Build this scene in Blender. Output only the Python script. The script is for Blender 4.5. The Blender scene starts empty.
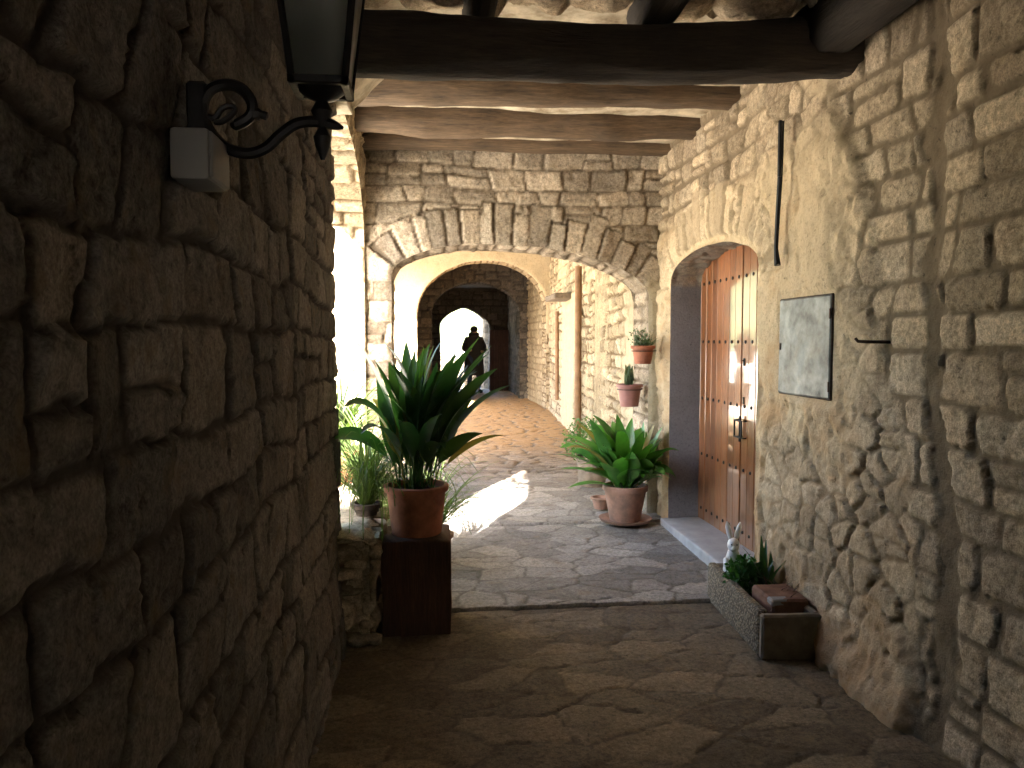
import bpy, bmesh, math, random
import numpy as np
from mathutils import Vector, Matrix

random.seed(7)
R = math.radians
scn = bpy.context.scene
COL = scn.collection

# ------------------------------------------------------------------ noise
_tabs = {}
def _tab(seed):
    if seed not in _tabs:
        _tabs[seed] = np.random.RandomState(seed).rand(256, 256)
    return _tabs[seed]
def vn(x, y, seed=1):
    t = _tab(seed)
    xi = np.floor(x).astype(int); yi = np.floor(y).astype(int)
    fx = x - xi; fy = y - yi
    fx = fx*fx*(3-2*fx); fy = fy*fy*(3-2*fy)
    a = t[xi & 255, yi & 255]; b = t[(xi+1) & 255, yi & 255]
    c = t[xi & 255, (yi+1) & 255]; d = t[(xi+1) & 255, (yi+1) & 255]
    return (a*(1-fx)+b*fx)*(1-fy)+(c*(1-fx)+d*fx)*fy
def fbm(x, y, seed=1, o=4):
    s = 0; a = .5; n = 0
    for k in range(o):
        s = s+a*vn(x*2**k+k*7.3, y*2**k+k*3.1, seed+k); n += a; a *= .5
    return s/n-.5                                   # about -.5 .. .5
def sst(a, b, x):
    t = np.clip((x-a)/(b-a), 0, 1); return t*t*(3-2*t)
def hsh(i, seed=0):
    return np.modf(np.abs(np.sin(i*12.9898+seed*78.233)*43758.5453))[0]

# ------------------------------------------------------------------ stone layouts
def courses(u, v, seed, rows, wid, gap=.012, warp=.03, split=.25, slant=.05, rnd=.03):
    """irregular coursed rubble: returns stone id, inside distance to the joint, local x, local y"""
    sh = u.shape; u = u.ravel(); v = v.ravel()
    rs = np.random.RandomState(seed)
    uw = u+warp*2*fbm(u*2.3, v*2.3, seed+11, 2)+warp*.5*fbm(u*11, v*11, seed+12, 2)
    vw = v+warp*2*fbm(u*1.7, v*1.7, seed+21, 2)+warp*.5*fbm(u*12, v*12, seed+22, 2)
    vb = [vw.min()-.3]
    while vb[-1] < vw.max()+.3: vb.append(vb[-1]+rs.uniform(*rows))
    vb = np.array(vb)
    row = np.clip(np.searchsorted(vb, vw)-1, 0, len(vb)-2)
    idd = np.zeros(len(u)); dist = np.zeros(len(u)); lx = np.zeros(len(u)); ly = np.zeros(len(u))
    u0, u1 = uw.min()-.6, uw.max()+.6
    for r in range(len(vb)-1):
        b = [u0-rs.uniform(0, wid[1])]
        h = vb[r+1]-vb[r]
        while b[-1] < u1: b.append(b[-1]+rs.uniform(*wid))
        b = np.array(b); sl = rs.uniform(-slant, slant, len(b))
        spl = rs.rand(len(b)) < split; sf = rs.uniform(.35, .65, len(b)); mg = rs.uniform(.6, 1.7, len(b))*gap
        m = np.where(row == r)[0]
        if len(m) == 0: continue
        t = (vw[m]-vb[r])/h-.5
        j = np.clip(np.searchsorted(b, uw[m]-0*t)-1, 1, len(b)-3)
        # slanted joints
        L = b[j]+sl[j]*t; j = np.where(uw[m] < L, j-1, j)
        Rr = b[j+1]+sl[j+1]*t; j = np.where(uw[m] > Rr, j+1, j)
        L = b[j]+sl[j]*t; Rr = b[j+1]+sl[j+1]*t
        lo = np.full(len(m), vb[r]); hi = np.full(len(m), vb[r+1]); sub = np.zeros(len(m))
        mid = vb[r]+h*sf[j]
        s = spl[j] & (h > (rows[0]+rows[1])*.45)
        up = s & (vw[m] > mid); dn = s & ~up
        lo = np.where(up, mid, lo); hi = np.where(dn, mid, hi); sub = np.where(up, .5, 0)
        cx = (L+Rr)/2; cy = (lo+hi)/2
        hx = np.maximum((Rr-L)/2-mg[j], .012); hy = np.maximum((hi-lo)/2-mg[j], .012)
        rr = np.minimum(np.minimum(hx, hy)*.8, rnd*(.5+hsh(j+r*31., 5)))
        qx = np.abs(uw[m]-cx)-hx+rr; qy = np.abs(vw[m]-cy)-hy+rr
        sd = np.hypot(np.maximum(qx, 0), np.maximum(qy, 0))+np.minimum(np.maximum(qx, qy), 0)-rr
        idd[m] = r*57.+j+sub; dist[m] = -sd; lx[m] = (uw[m]-cx)/hx; ly[m] = (vw[m]-cy)/hy
    return [a.reshape(sh) for a in (idd, dist, lx, ly)]

def slabs(u, v, seed, cu, cv, jit=.9, warp=.02):
    """crazy paving / rubble (Voronoi)"""
    uu = (u+warp*2*fbm(u*5, v*5, seed+3, 3))/cu; vv = (v+warp*2*fbm(u*5, v*5, seed+9, 3))/cv
    ci = np.floor(uu); cj = np.floor(vv)
    best = np.full(u.shape, 9.); b2 = np.full(u.shape, 9.)
    bi = np.zeros(u.shape); p1 = np.zeros(u.shape+(2,)); p2 = np.zeros(u.shape+(2,))
    for di in (-1, 0, 1):
        for dj in (-1, 0, 1):
            I = ci+di; J = cj+dj; k = I*131.7+J*17.31
            px = I+.5+(hsh(k, seed)-.5)*jit; py = J+.5+(hsh(k, seed+1.7)-.5)*jit
            d = np.hypot(uu-px, vv-py)
            n1 = d < best
            b2 = np.where(n1, best, np.minimum(b2, d)); 
            for q, pv in ((0, px), (1, py)):
                p2[..., q] = np.where(n1, p1[..., q], np.where(d <= b2, pv, p2[..., q]))
                p1[..., q] = np.where(n1, pv, p1[..., q])
            bi = np.where(n1, k, bi); best = np.where(n1, d, best)
    sep = np.maximum(np.hypot(p1[..., 0]-p2[..., 0], p1[..., 1]-p2[..., 1]), .15)
    ed = (b2**2-best**2)/(2*sep)*min(cu, cv)
    return bi, ed, uu-p1[..., 0], vv-p1[..., 1]

def rough_stone(u, v, lay, seed, depth=.03, bevel=.02, prot=.03, tilt=.02, gap=0., fine=.004, lump=.014, chip=1.):
    """height and colour (stone tint, shade, stone mask, plaster) from a layout"""
    i, d, lx, ly = lay
    d = d+.012*fbm(u*30, v*30, seed+40, 2)-gap
    m = np.clip(d/bevel, 0, 1); m = m*(2-m)
    r1 = hsh(i, 1); r2 = hsh(i, 2); r3 = hsh(i, 3); r4 = hsh(i, 4)
    face = (r1-.5)*prot+tilt*((r2-.5)*np.clip(lx, -1, 1)+(r3-.5)*np.clip(ly, -1, 1)) \
        + lump*2*fbm(u*7+r4*9, v*7+r1*9, seed+50, 4)
    face = face+chip*.016*np.abs(fbm(u*13+r2*5, v*17, seed+55, 4))-chip*.012*sst(.16, .26, fbm(u*16+r1*7, v*13, seed+57, 3))
    h = -depth*(1-m)+m*face+fine*2*fbm(u*45, v*45, seed+60, 2)+(1-m)*.012*fbm(u*12, v*12, seed+63, 2)
    return h, np.stack([r3, r4, sst(-.002, .008, d), np.zeros_like(h)], -1)

# ------------------------------------------------------------------ mesh collecting
class Surf:
    def __init__(s): s.v = []; s.f = []; s.c = []; s.m = []; s.n = 0
    def grid(s, P, C=None, keep=None, flip=False, mat=0):
        nu, nv = P.shape[:2]
        if C is None: C = np.full((nu, nv, 4), .5)
        idx = np.arange(nu*nv).reshape(nu, nv)
        q = np.stack([idx[:-1, :-1], idx[1:, :-1], idx[1:, 1:], idx[:-1, 1:]], -1)
        if keep is not None: q = q[keep]
        q = q.reshape(-1, 4)
        if flip: q = q[:, ::-1]
        used = np.unique(q); mp = np.zeros(nu*nv, int); mp[used] = np.arange(len(used))
        s.v.append(P.reshape(-1, 3)[used]); s.c.append(C.reshape(-1, 4)[used]); s.f.append(mp[q]+s.n)
        s.m.append(np.full(len(q), mat)); s.n += len(used)
    def box(s, lo, hi, c=(.5, .5, 1, 0), mat=0):
        x0, y0, z0 = lo; x1, y1, z1 = hi
        v = np.array([(x0, y0, z0), (x1, y0, z0), (x1, y1, z0), (x0, y1, z0), (x0, y0, z1), (x1, y0, z1), (x1, y1, z1), (x0, y1, z1)], float)
        f = np.array([(3, 2, 1, 0), (4, 5, 6, 7), (0, 1, 5, 4), (1, 2, 6, 5), (2, 3, 7, 6), (3, 0, 4, 7)])
        s.v.append(v); s.c.append(np.tile(np.array(c, float), (8, 1))); s.f.append(f+s.n); s.m.append(np.full(6, mat)); s.n += 8
    def build(s, name, mats, parent=None, smooth=True):
        me = bpy.data.meshes.new(name)
        V = np.concatenate(s.v); F = np.concatenate(s.f); Cc = np.concatenate(s.c); M = np.concatenate(s.m)
        me.vertices.add(len(V)); me.vertices.foreach_set('co', V.astype(np.float32).ravel())
        me.loops.add(F.size); me.loops.foreach_set('vertex_index', F.astype(np.int32).ravel())
        me.polygons.add(len(F)); me.polygons.foreach_set('loop_start', np.arange(0, F.size, 4, dtype=np.int32))
        me.polygons.foreach_set('loop_total', np.full(len(F), 4, dtype=np.int32))
        me.polygons.foreach_set('use_smooth', np.full(len(F), smooth))
        me.polygons.foreach_set('material_index', M.astype(np.int32))
        at = me.color_attributes.new('tint', 'FLOAT_COLOR', 'POINT'); at.data.foreach_set('color', Cc.astype(np.float32).ravel())
        me.update(calc_edges=True)
        o = bpy.data.objects.new(name, me); COL.objects.link(o)
        for m in (mats if isinstance(mats, (list, tuple)) else [mats]): me.materials.append(m)
        if parent: o.parent = parent
        return o

def tag(o, label=None, cat=None, group=None, kind=None):
    if label: o['label'] = label
    if cat: o['category'] = cat
    if group: o['group'] = group
    if kind: o['kind'] = kind
    return o
def empty(name, loc, label, cat, rz=0, group=None):
    o = bpy.data.objects.new(name, None); COL.objects.link(o)
    o.location = loc; o.rotation_euler.z = rz; o.empty_display_size = .1
    return tag(o, label, cat, group)

class MB:
    """small meshes: boxes, tubes, lathes, strips"""
    def __init__(s): s.bm = bmesh.new()
    def box(s, c, d, bev=.004, rz=0, seg=1, rot=None):
        r = bmesh.ops.create_cube(s.bm, size=1)
        vs = r['verts']
        M = Matrix.Translation(c) @ (rot if rot else Matrix.Rotation(rz, 4, 'Z')) @ Matrix.Diagonal((d[0], d[1], d[2], 1))
        bmesh.ops.transform(s.bm, matrix=M, verts=vs)
        if bev > 0:
            es = list({e for v in vs for e in v.link_edges})
            bmesh.ops.bevel(s.bm, geom=es, offset=bev, segments=seg, affect='EDGES', profile=.5)
        return s
    def tube(s, pts, r, n=8, cap=True):
        pts = [Vector(p) for p in pts]
        rr = r if isinstance(r, (list, tuple)) else [r]*len(pts)
        rings = []; prev = None
        for i, p in enumerate(pts):
            t = (pts[min(i+1, len(pts)-1)]-pts[max(i-1, 0)]).normalized()
            if prev is None:
                a = t.orthogonal().normalized()
            else:
                a = (prev-t*prev.dot(t)).normalized()
            prev = a; b = t.cross(a)
            rings.append([s.bm.verts.new(p+(a*math.cos(2*math.pi*k/n)+b*math.sin(2*math.pi*k/n))*rr[i]) for k in range(n)])
        for A, B in zip(rings, rings[1:]):
            for k in range(n): s.bm.faces.new((A[k], A[(k+1) % n], B[(k+1) % n], B[k]))
        if cap:
            s.bm.faces.new(rings[0][::-1]); s.bm.faces.new(rings[-1])
        return s
    def lathe(s, prof, c=(0, 0, 0), n=28, sx=1, sy=1, wob=0):
        c = Vector(c); rings = []
        for r, z in prof:
            rings.append([s.bm.verts.new(c+Vector((r*sx*math.cos(2*math.pi*k/n), r*sy*math.sin(2*math.pi*k/n), z))) for k in range(n)])
        for A, B in zip(rings, rings[1:]):
            for k in range(n): s.bm.faces.new((A[k], A[(k+1) % n], B[(k+1) % n], B[k]))
        s.bm.faces.new(rings[0][::-1]); s.bm.faces.new(rings[-1])
        return s
    def ball(s, c, r, sub=2, sc=(1, 1, 1)):
        q = bmesh.ops.create_icosphere(s.bm, subdivisions=sub, radius=r)
        bmesh.ops.transform(s.bm, matrix=Matrix.Translation(c) @ Matrix.Diagonal((*sc, 1)), verts=q['verts']); return s
    def quad(s, pts):
        s.bm.faces.new([s.bm.verts.new(p) for p in pts]); return s
    def rough(s, amp, fr, seed=0, sub=0):
        if sub: bmesh.ops.subdivide_edges(s.bm, edges=s.bm.edges[:], cuts=sub, use_grid_fill=True)
        from mathutils import noise
        s.bm.normal_update()
        for v in s.bm.verts:
            n = noise.noise_vector((v.co+Vector((seed*3.1, seed*1.7, 0)))*fr)+.5*noise.noise_vector(v.co*fr*2.3)
            v.co += n*amp
        return s
    def build(s, name, mat, parent=None, smooth=True, ang=35):
        me = bpy.data.meshes.new(name); bmesh.ops.recalc_face_normals(s.bm, faces=s.bm.faces[:])
        s.bm.to_mesh(me); s.bm.free()
        if smooth:
            me.polygons.foreach_set('use_smooth', [True]*len(me.polygons))
            me.set_sharp_from_angle(angle=R(ang))
        me.materials.append(mat)
        o = bpy.data.objects.new(name, me); COL.objects.link(o)
        if parent: o.parent = parent
        return o

# ------------------------------------------------------------------ materials
def new_mat(name):
    m = bpy.data.materials.new(name); m.use_nodes = True
    nt = m.node_tree; b = nt.nodes['Principled BSDF']
    return m, nt, b
def N(nt, t, **kw):
    n = nt.nodes.new(t)
    for k, v in kw.items():
        if k in n.inputs: n.inputs[k].default_value = v
        else: setattr(n, k, v)
    return n
def noise_node(nt, scale, detail=4, rough=.6, co=None):
    n = N(nt, 'ShaderNodeTexNoise'); n.inputs['Scale'].default_value = scale
    n.inputs['Detail'].default_value = detail; n.inputs['Roughness'].default_value = rough
    if co: nt.links.new(co, n.inputs['Vector'])
    return n.outputs['Fac']
def ramp(nt, fac, stops):
    r = N(nt, 'ShaderNodeValToRGB'); e = r.color_ramp.elements
    while len(e) < len(stops): e.new(.5)
    for el, (p, c) in zip(e, stops): el.position = p; el.color = (*c, 1) if len(c) == 3 else c
    nt.links.new(fac, r.inputs['Fac']); return r.outputs['Color']
def mixc(nt, fac, a, b, mode='MIX'):
    n = N(nt, 'ShaderNodeMix'); n.data_type = 'RGBA'; n.blend_type = mode
    for s, v in ((n.inputs[0], fac), (n.inputs[6], a), (n.inputs[7], b)):
        if hasattr(v, 'links'): nt.links.new(v, s)
        elif isinstance(v, (int, float)): s.default_value = v
        else: s.default_value = (*v, 1)
    return n.outputs[2]
def bump(nt, h, strength, dist, b, nrm=None):
    n = N(nt, 'ShaderNodeBump'); n.inputs['Strength'].default_value = strength; n.inputs['Distance'].default_value = dist
    nt.links.new(h, n.inputs['Height'])
    if nrm: nt.links.new(nrm, n.inputs['Normal'])
    nt.links.new(n.outputs['Normal'], b.inputs['Normal']); return n.outputs['Normal']

def masonry(name, stones, mortar, plaster=(.42, .36, .25), rough=.9, earth=None, spec=.2):
    m, nt, b = new_mat(name)
    co = N(nt, 'ShaderNodeTexCoord').outputs['Object']
    at = N(nt, 'ShaderNodeAttribute', attribute_name='tint')
    sp = N(nt, 'ShaderNodeSeparateColor'); nt.links.new(at.outputs['Color'], sp.inputs[0])
    n = len(stones)
    base = ramp(nt, sp.outputs[0], [(i/(n-1), c) for i, c in enumerate(stones)])
    val = ramp(nt, sp.outputs[1], [(0, (.62,)*3), (.5, (.95,)*3), (1, (1.2,)*3)])
    base = mixc(nt, 1., base, val, 'MULTIPLY')
    big = noise_node(nt, 5, 6, .65, co)
    base = mixc(nt, 1., base, ramp(nt, big, [(.25, (.58, .53, .49)), (.5, (1, 1, 1)), (.75, (1.22, 1.18, 1.12))]), 'MULTIPLY')
    fine = noise_node(nt, 45, 5, .7, co)
    base = mixc(nt, 1., base, ramp(nt, fine, [(.3, (.5,)*3), (.52, (1.03,)*3), (.72, (1.38,)*3)]), 'MULTIPLY')
    mic = noise_node(nt, 170, 3, .6, co)
    base = mixc(nt, 1., base, ramp(nt, mic, [(.33, (.72,)*3), (.5, (1,)*3), (.68, (1.25,)*3)]), 'MULTIPLY')
    spots = noise_node(nt, 14, 3, .5, co)
    base = mixc(nt, ramp(nt, spots, [(.58, (0,)*3), (.72, (.55,)*3)]), base, (.20, .15, .095))
    mo = mixc(nt, noise_node(nt, 22, 5, .7, co), tuple(c*.6 for c in mortar), tuple(c*1.35 for c in mortar))
    cl = mixc(nt, sp.outputs[2], mo, base)
    pn = noise_node(nt, 4.5, 9, .75, co)
    pl = mixc(nt, pn, tuple(c*.6 for c in plaster), tuple(c*1.36 for c in plaster))
    pl = mixc(nt, ramp(nt, noise_node(nt, 60, 3, .6, co), [(.35, (.5,)*3), (.5, (0,)*3)]), pl, tuple(c*.6 for c in plaster))
    if earth:
        sx = N(nt, 'ShaderNodeSeparateXYZ'); nt.links.new(co, sx.inputs[0])
        mr = N(nt, 'ShaderNodeMapRange'); nt.links.new(sx.outputs['Z'], mr.inputs[0])
        for i_, v_ in ((1, .5), (2, 2.2), (3, .16), (4, -.12)): mr.inputs[i_].default_value = v_
        ad = N(nt, 'ShaderNodeMath', operation='ADD'); nt.links.new(noise_node(nt, 2.4, 7, .65, co), ad.inputs[0]); nt.links.new(mr.outputs[0], ad.inputs[1])
        pl = mixc(nt, ramp(nt, ad.outputs[0], [(.45, (0,)*3), (.66, (.85,)*3)]), pl, earth)
    cl = mixc(nt, at.outputs['Alpha'], cl, pl)
    nt.links.new(cl, b.inputs['Base Color']); b.inputs['Roughness'].default_value = rough
    b.inputs['Specular IOR Level'].default_value = spec
    pit = ramp(nt, noise_node(nt, 33, 6, .72, co), [(.30, (.35,)*3), (.40, (1,)*3)])
    cl = mixc(nt, 1., cl, pit, 'MULTIPLY'); nt.links.new(cl, b.inputs['Base Color'])
    mm = N(nt, 'ShaderNodeMath', operation='ADD'); nt.links.new(noise_node(nt, 70, 6, .75, co), mm.inputs[0]); nt.links.new(noise_node(nt, 18, 4, .6, co), mm.inputs[1])
    bump(nt, mm.outputs[0], .8, .008, b)
    return m

def simple(name, c, rough=.6, var=.25, scale=12, metal=0, spec=.4, bmp=.2, bscale=60, c2=None, coat=0):
    m, nt, b = new_mat(name)
    co = N(nt, 'ShaderNodeTexCoord').outputs['Object']
    k = noise_node(nt, scale, 6, .65, co)
    lo = c2 if c2 else tuple(x*(1-var) for x in c)
    cl = ramp(nt, k, [(.3, lo), (.68, tuple(min(1, x*(1+var)) for x in c))])
    nt.links.new(cl, b.inputs['Base Color'])
    rr = ramp(nt, noise_node(nt, scale*1.7, 4, .6, co), [(.3, (max(0, rough-.12),)*3), (.7, (min(1, rough+.12),)*3)])
    nt.links.new(rr, b.inputs['Roughness'])
    b.inputs['Metallic'].default_value = metal; b.inputs['Specular IOR Level'].default_value = spec
    if coat: b.inputs['Coat Weight'].default_value = coat; b.inputs['Coat Roughness'].default_value = .15
    if bmp: bump(nt, noise_node(nt, bscale, 5, .7, co), bmp, .004, b)
    return m

def wood(name, c1, c2, rough=.6, axis='X', coat=0, scale=1., bmp=.5, coat_r=.15, tone=0):
    m, nt, b = new_mat(name)
    co = N(nt, 'ShaderNodeTexCoord').outputs['Object']
    mp = N(nt, 'ShaderNodeMapping'); nt.links.new(co, mp.inputs[0])
    s = [14*scale]*3; s['XYZ'.index(axis)] = 1.2*scale; mp.inputs['Scale'].default_value = s
    g = noise_node(nt, 2.4, 8, .7, mp.outputs[0]); g2 = noise_node(nt, 9, 4, .6, mp.outputs[0])
    cl = ramp(nt, g, [(.3, c1), (.7, c2)])
    cl = mixc(nt, 1., cl, ramp(nt, g2, [(.3, (.6,)*3), (.6, (1.05,)*3)]), 'MULTIPLY')
    cl = mixc(nt, 1., cl, ramp(nt, noise_node(nt, 3, 4, .6, co), [(.3, (.7,)*3), (.7, (1.2,)*3)]), 'MULTIPLY')
    if tone:
        sx = N(nt, 'ShaderNodeSeparateXYZ'); nt.links.new(co, sx.inputs[0])
        mu = N(nt, 'ShaderNodeMath', operation='MULTIPLY'); nt.links.new(sx.outputs['Y'], mu.inputs[0]); mu.inputs[1].default_value = tone
        fl = N(nt, 'ShaderNodeMath', operation='FLOOR'); nt.links.new(mu.outputs[0], fl.inputs[0])
        wn = N(nt, 'ShaderNodeTexWhiteNoise', noise_dimensions='1D'); nt.links.new(fl.outputs[0], wn.inputs['W'])
        cl = mixc(nt, 1., cl, ramp(nt, wn.outputs['Value'], [(0, (.72, .68, .66)), (1, (1.2, 1.15, 1.1))]), 'MULTIPLY')
        mr = N(nt, 'ShaderNodeMapRange'); nt.links.new(sx.outputs['Z'], mr.inputs[0])
        for i_, v_ in ((1, .0), (2, 1.1), (3, .18), (4, -.1)): mr.inputs[i_].default_value = v_
        ad = N(nt, 'ShaderNodeMath', operation='ADD'); nt.links.new(g, ad.inputs[0]); nt.links.new(mr.outputs[0], ad.inputs[1])
        cl = mixc(nt, ramp(nt, ad.outputs[0], [(.5, (0,)*3), (.72, (.6,)*3)]), cl, (.21, .125, .07))
    nt.links.new(cl, b.inputs['Base Color']); b.inputs['Roughness'].default_value = rough
    b.inputs['Coat Weight'].default_value = coat; b.inputs['Coat Roughness'].default_value = coat_r
    mm = N(nt, 'ShaderNodeMath', operation='ADD'); nt.links.new(g, mm.inputs[0]); nt.links.new(g2, mm.inputs[1])
    bump(nt, mm.outputs[0], bmp, .006, b)
    return m

def leafmat(name, c1, c2, trans=.3, rough=.35):
    m, nt, b = new_mat(name)
    co = N(nt, 'ShaderNodeTexCoord').outputs['Object']
    cl = ramp(nt, noise_node(nt, 9, 4, .6, co), [(.3, c1), (.7, c2)])
    gi = N(nt, 'ShaderNodeObjectInfo')
    nt.links.new(cl, b.inputs['Base Color']); b.inputs['Roughness'].default_value = rough
    tr = N(nt, 'ShaderNodeBsdfTranslucent'); 
    tc = mixc(nt, 1., cl, (1.6, 1.9, .7), 'MULTIPLY'); nt.links.new(tc, tr.inputs['Color'])
    mx = N(nt, 'ShaderNodeMixShader'); mx.inputs[0].default_value = trans
    nt.links.new(b.outputs[0], mx.inputs[1]); nt.links.new(tr.outputs[0], mx.inputs[2])
    nt.links.new(mx.outputs[0], nt.nodes['Material Output'].inputs['Surface'])
    return m

WARM = [(.30, .225, .14), (.36, .28, .18), (.26, .205, .14), (.40, .325, .225), (.31, .25, .175)]
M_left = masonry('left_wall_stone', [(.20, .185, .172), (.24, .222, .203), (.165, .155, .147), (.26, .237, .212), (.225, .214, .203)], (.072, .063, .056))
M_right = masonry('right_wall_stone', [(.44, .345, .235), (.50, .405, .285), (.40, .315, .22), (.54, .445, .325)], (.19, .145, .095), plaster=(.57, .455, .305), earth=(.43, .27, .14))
M_arch = masonry('arch_stone', [(.41, .335, .25), (.46, .385, .295), (.37, .305, .23), (.43, .365, .285)], (.15, .115, .08))
M_pale = masonry('pale_stone', [(.44, .36, .245), (.50, .42, .295), (.40, .32, .21), (.53, .45, .33)], (.13, .085, .045), plaster=(.52, .43, .295))
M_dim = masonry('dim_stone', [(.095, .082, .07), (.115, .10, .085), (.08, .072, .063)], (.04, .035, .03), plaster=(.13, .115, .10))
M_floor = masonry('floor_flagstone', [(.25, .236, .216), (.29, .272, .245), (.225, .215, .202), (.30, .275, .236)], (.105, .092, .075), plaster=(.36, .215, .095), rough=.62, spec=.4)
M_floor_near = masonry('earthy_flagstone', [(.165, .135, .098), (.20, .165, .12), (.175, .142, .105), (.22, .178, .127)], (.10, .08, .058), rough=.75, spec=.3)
M_cement = simple('grey_cement_render', (.24, .235, .24), .85, .25, 7, bmp=.4)
M_whitewash = simple('old_whitewash', (.50, .48, .44), .9, .25, 9, bmp=.5)
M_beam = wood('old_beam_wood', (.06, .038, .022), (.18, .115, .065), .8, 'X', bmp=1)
M_dark = wood('shaded_beam_wood', (.022, .016, .012), (.06, .042, .03), .85, 'X', bmp=1)  # darker copy of the beam wood, with shade put into its colour
M_beamy = wood('old_joist_wood', (.018, .013, .01), (.045, .032, .023), .85, 'Y', bmp=1)  # joist wood, also darkened so its colour carries the shade
M_door = wood('varnished_door_wood', (.24, .082, .026), (.41, .158, .053), .32, 'Z', coat=1., coat_r=.07, bmp=.12, tone=8.7)
M_iron = simple('black_iron', (.02, .02, .022), .5, .3, 20, metal=.6, spec=.5)
M_rust = simple('rusty_iron', (.06, .04, .03), .7, .4, 25, metal=.4)
M_zinc = simple('galvanised_sheet', (.16, .175, .175), .55, .75, 9, metal=.2, bmp=.12, bscale=14)
M_terra = simple('terracotta', (.31, .115, .065), .75, .5, 7, bmp=.25)
M_terra2 = simple('weathered_terracotta', (.27, .15, .105), .85, .4, 7, bmp=.35, c2=(.13, .09, .07))
M_mauve = simple('mauve_plastic_pot', (.26, .115, .10), .55, .15, 9, bmp=.05)
M_soil = simple('potting_soil', (.05, .035, .025), 1, .4, 50, bmp=1)
M_asp = leafmat('aspidistra_leaf', (.018, .055, .018), (.04, .105, .03), .22, .32)
M_asp2 = leafmat('bright_aspidistra_leaf', (.045, .15, .026), (.09, .25, .05), .3, .32)
M_aspb = leafmat('aspidistra_leaf_light', (.03, .075, .022), (.06, .13, .04), .25, .4)
M_asp2b = leafmat('aspidistra_leaf_dark', (.028, .10, .022), (.06, .165, .035), .25, .35)
M_yel = leafmat('yellowed_leaf', (.16, .15, .035), (.24, .17, .05), .3, .5)
M_grass = leafmat('grassy_leaf', (.06, .095, .028), (.12, .155, .055), .4, .5)
M_fern = leafmat('fine_leaf', (.04, .10, .025), (.08, .16, .04), .35, .5)
M_cactus = leafmat('succulent_leaf', (.06, .10, .05), (.11, .16, .08), .1, .6)
M_glass, _nt, _b = new_mat('lantern_glass')
_b.inputs['Base Color'].default_value = (.55, .6, .58, 1); _b.inputs['Roughness'].default_value = .35
_b.inputs['Transmission Weight'].default_value = .75; _b.inputs['IOR'].default_value = 1.3
M_white = simple('white_plastic', (.22, .22, .225), .6, .1, 6, bmp=.05)
M_porc = simple('white_ceramic', (.75, .75, .77), .35, .06, 8, bmp=.02)
M_pebble, _nt, _b = new_mat('pebbled_concrete')
_co = N(_nt, 'ShaderNodeTexCoord').outputs['Object']
_v = N(_nt, 'ShaderNodeTexVoronoi'); _v.inputs['Scale'].default_value = 75; _nt.links.new(_co, _v.inputs['Vector'])
_sp = N(_nt, 'ShaderNodeSeparateColor'); _nt.links.new(_v.outputs['Color'], _sp.inputs[0])
_c = ramp(_nt, _sp.outputs[0], [(0, (.12, .09, .06)), (.4, (.22, .17, .115)), (.7, (.31, .255, .18)), (1, (.2, .16, .12))])
_c = mixc(_nt, ramp(_nt, _v.outputs['Distance'], [(.3, (0,)*3), (.55, (1,)*3)]), _c, (.10, .08, .055))
_nt.links.new(_c, _b.inputs['Base Color']); _b.inputs['Roughness'].default_value = .85
_n = N(_nt, 'ShaderNodeBump', invert=True); _n.inputs['Strength'].default_value = .9; _n.inputs['Distance'].default_value = .01
_nt.links.new(_v.outputs['Distance'], _n.inputs['Height']); _nt.links.new(_n.outputs[0], _b.inputs['Normal'])
M_stump = wood('dark_block_wood', (.05, .022, .016), (.10, .045, .03), .85, 'Z', bmp=1)
M_concrete = simple('old_concrete', (.16, .13, .10), .95, .35, 14, bmp=.6)
M_ceil = simple('lime_ceiling', (.56, .49, .38), .95, .35, 6, bmp=.6, c2=(.2, .15, .09))
M_ground = simple('pale_dry_ground', (.46, .42, .35), .95, .2, .6, bmp=.2, bscale=8)
M_hill = simple('scrub_hill', (.10, .12, .05), 1, .4, .05, bmp=0)
M_bark = simple('bark', (.10, .075, .055), .95, .35, 20, bmp=1, bscale=25)
M_treeleaf = leafmat('tree_leaf', (.045, .085, .022), (.09, .13, .04), .35, .5)
M_coat = simple('dark_coat_cloth', (.045, .04, .042), .9, .2, 30)
M_jeans = simple('blue_jeans', (.05, .07, .16), .9, .2, 40)
M_skin = simple('skin', (.42, .24, .17), .6, .08, 10, bmp=.05)
M_tile = simple('roof_tile', (.34, .17, .10), .85, .3, 8, bmp=.4)
M_pipe = simple('brown_pipe', (.24, .14, .075), .7, .25, 9)

# ------------------------------------------------------------------ camera
cam = bpy.data.cameras.new('camera'); co_ = bpy.data.objects.new('camera', cam); COL.objects.link(co_)
cam.sensor_width = 36; cam.lens = 36*760/1024; cam.clip_start = .05; cam.clip_end = 3000
co_.location = (0, 0, 1.55); co_.rotation_euler = (R(90-3.17), 0, R(-6.2))
scn.camera = co_

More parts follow.
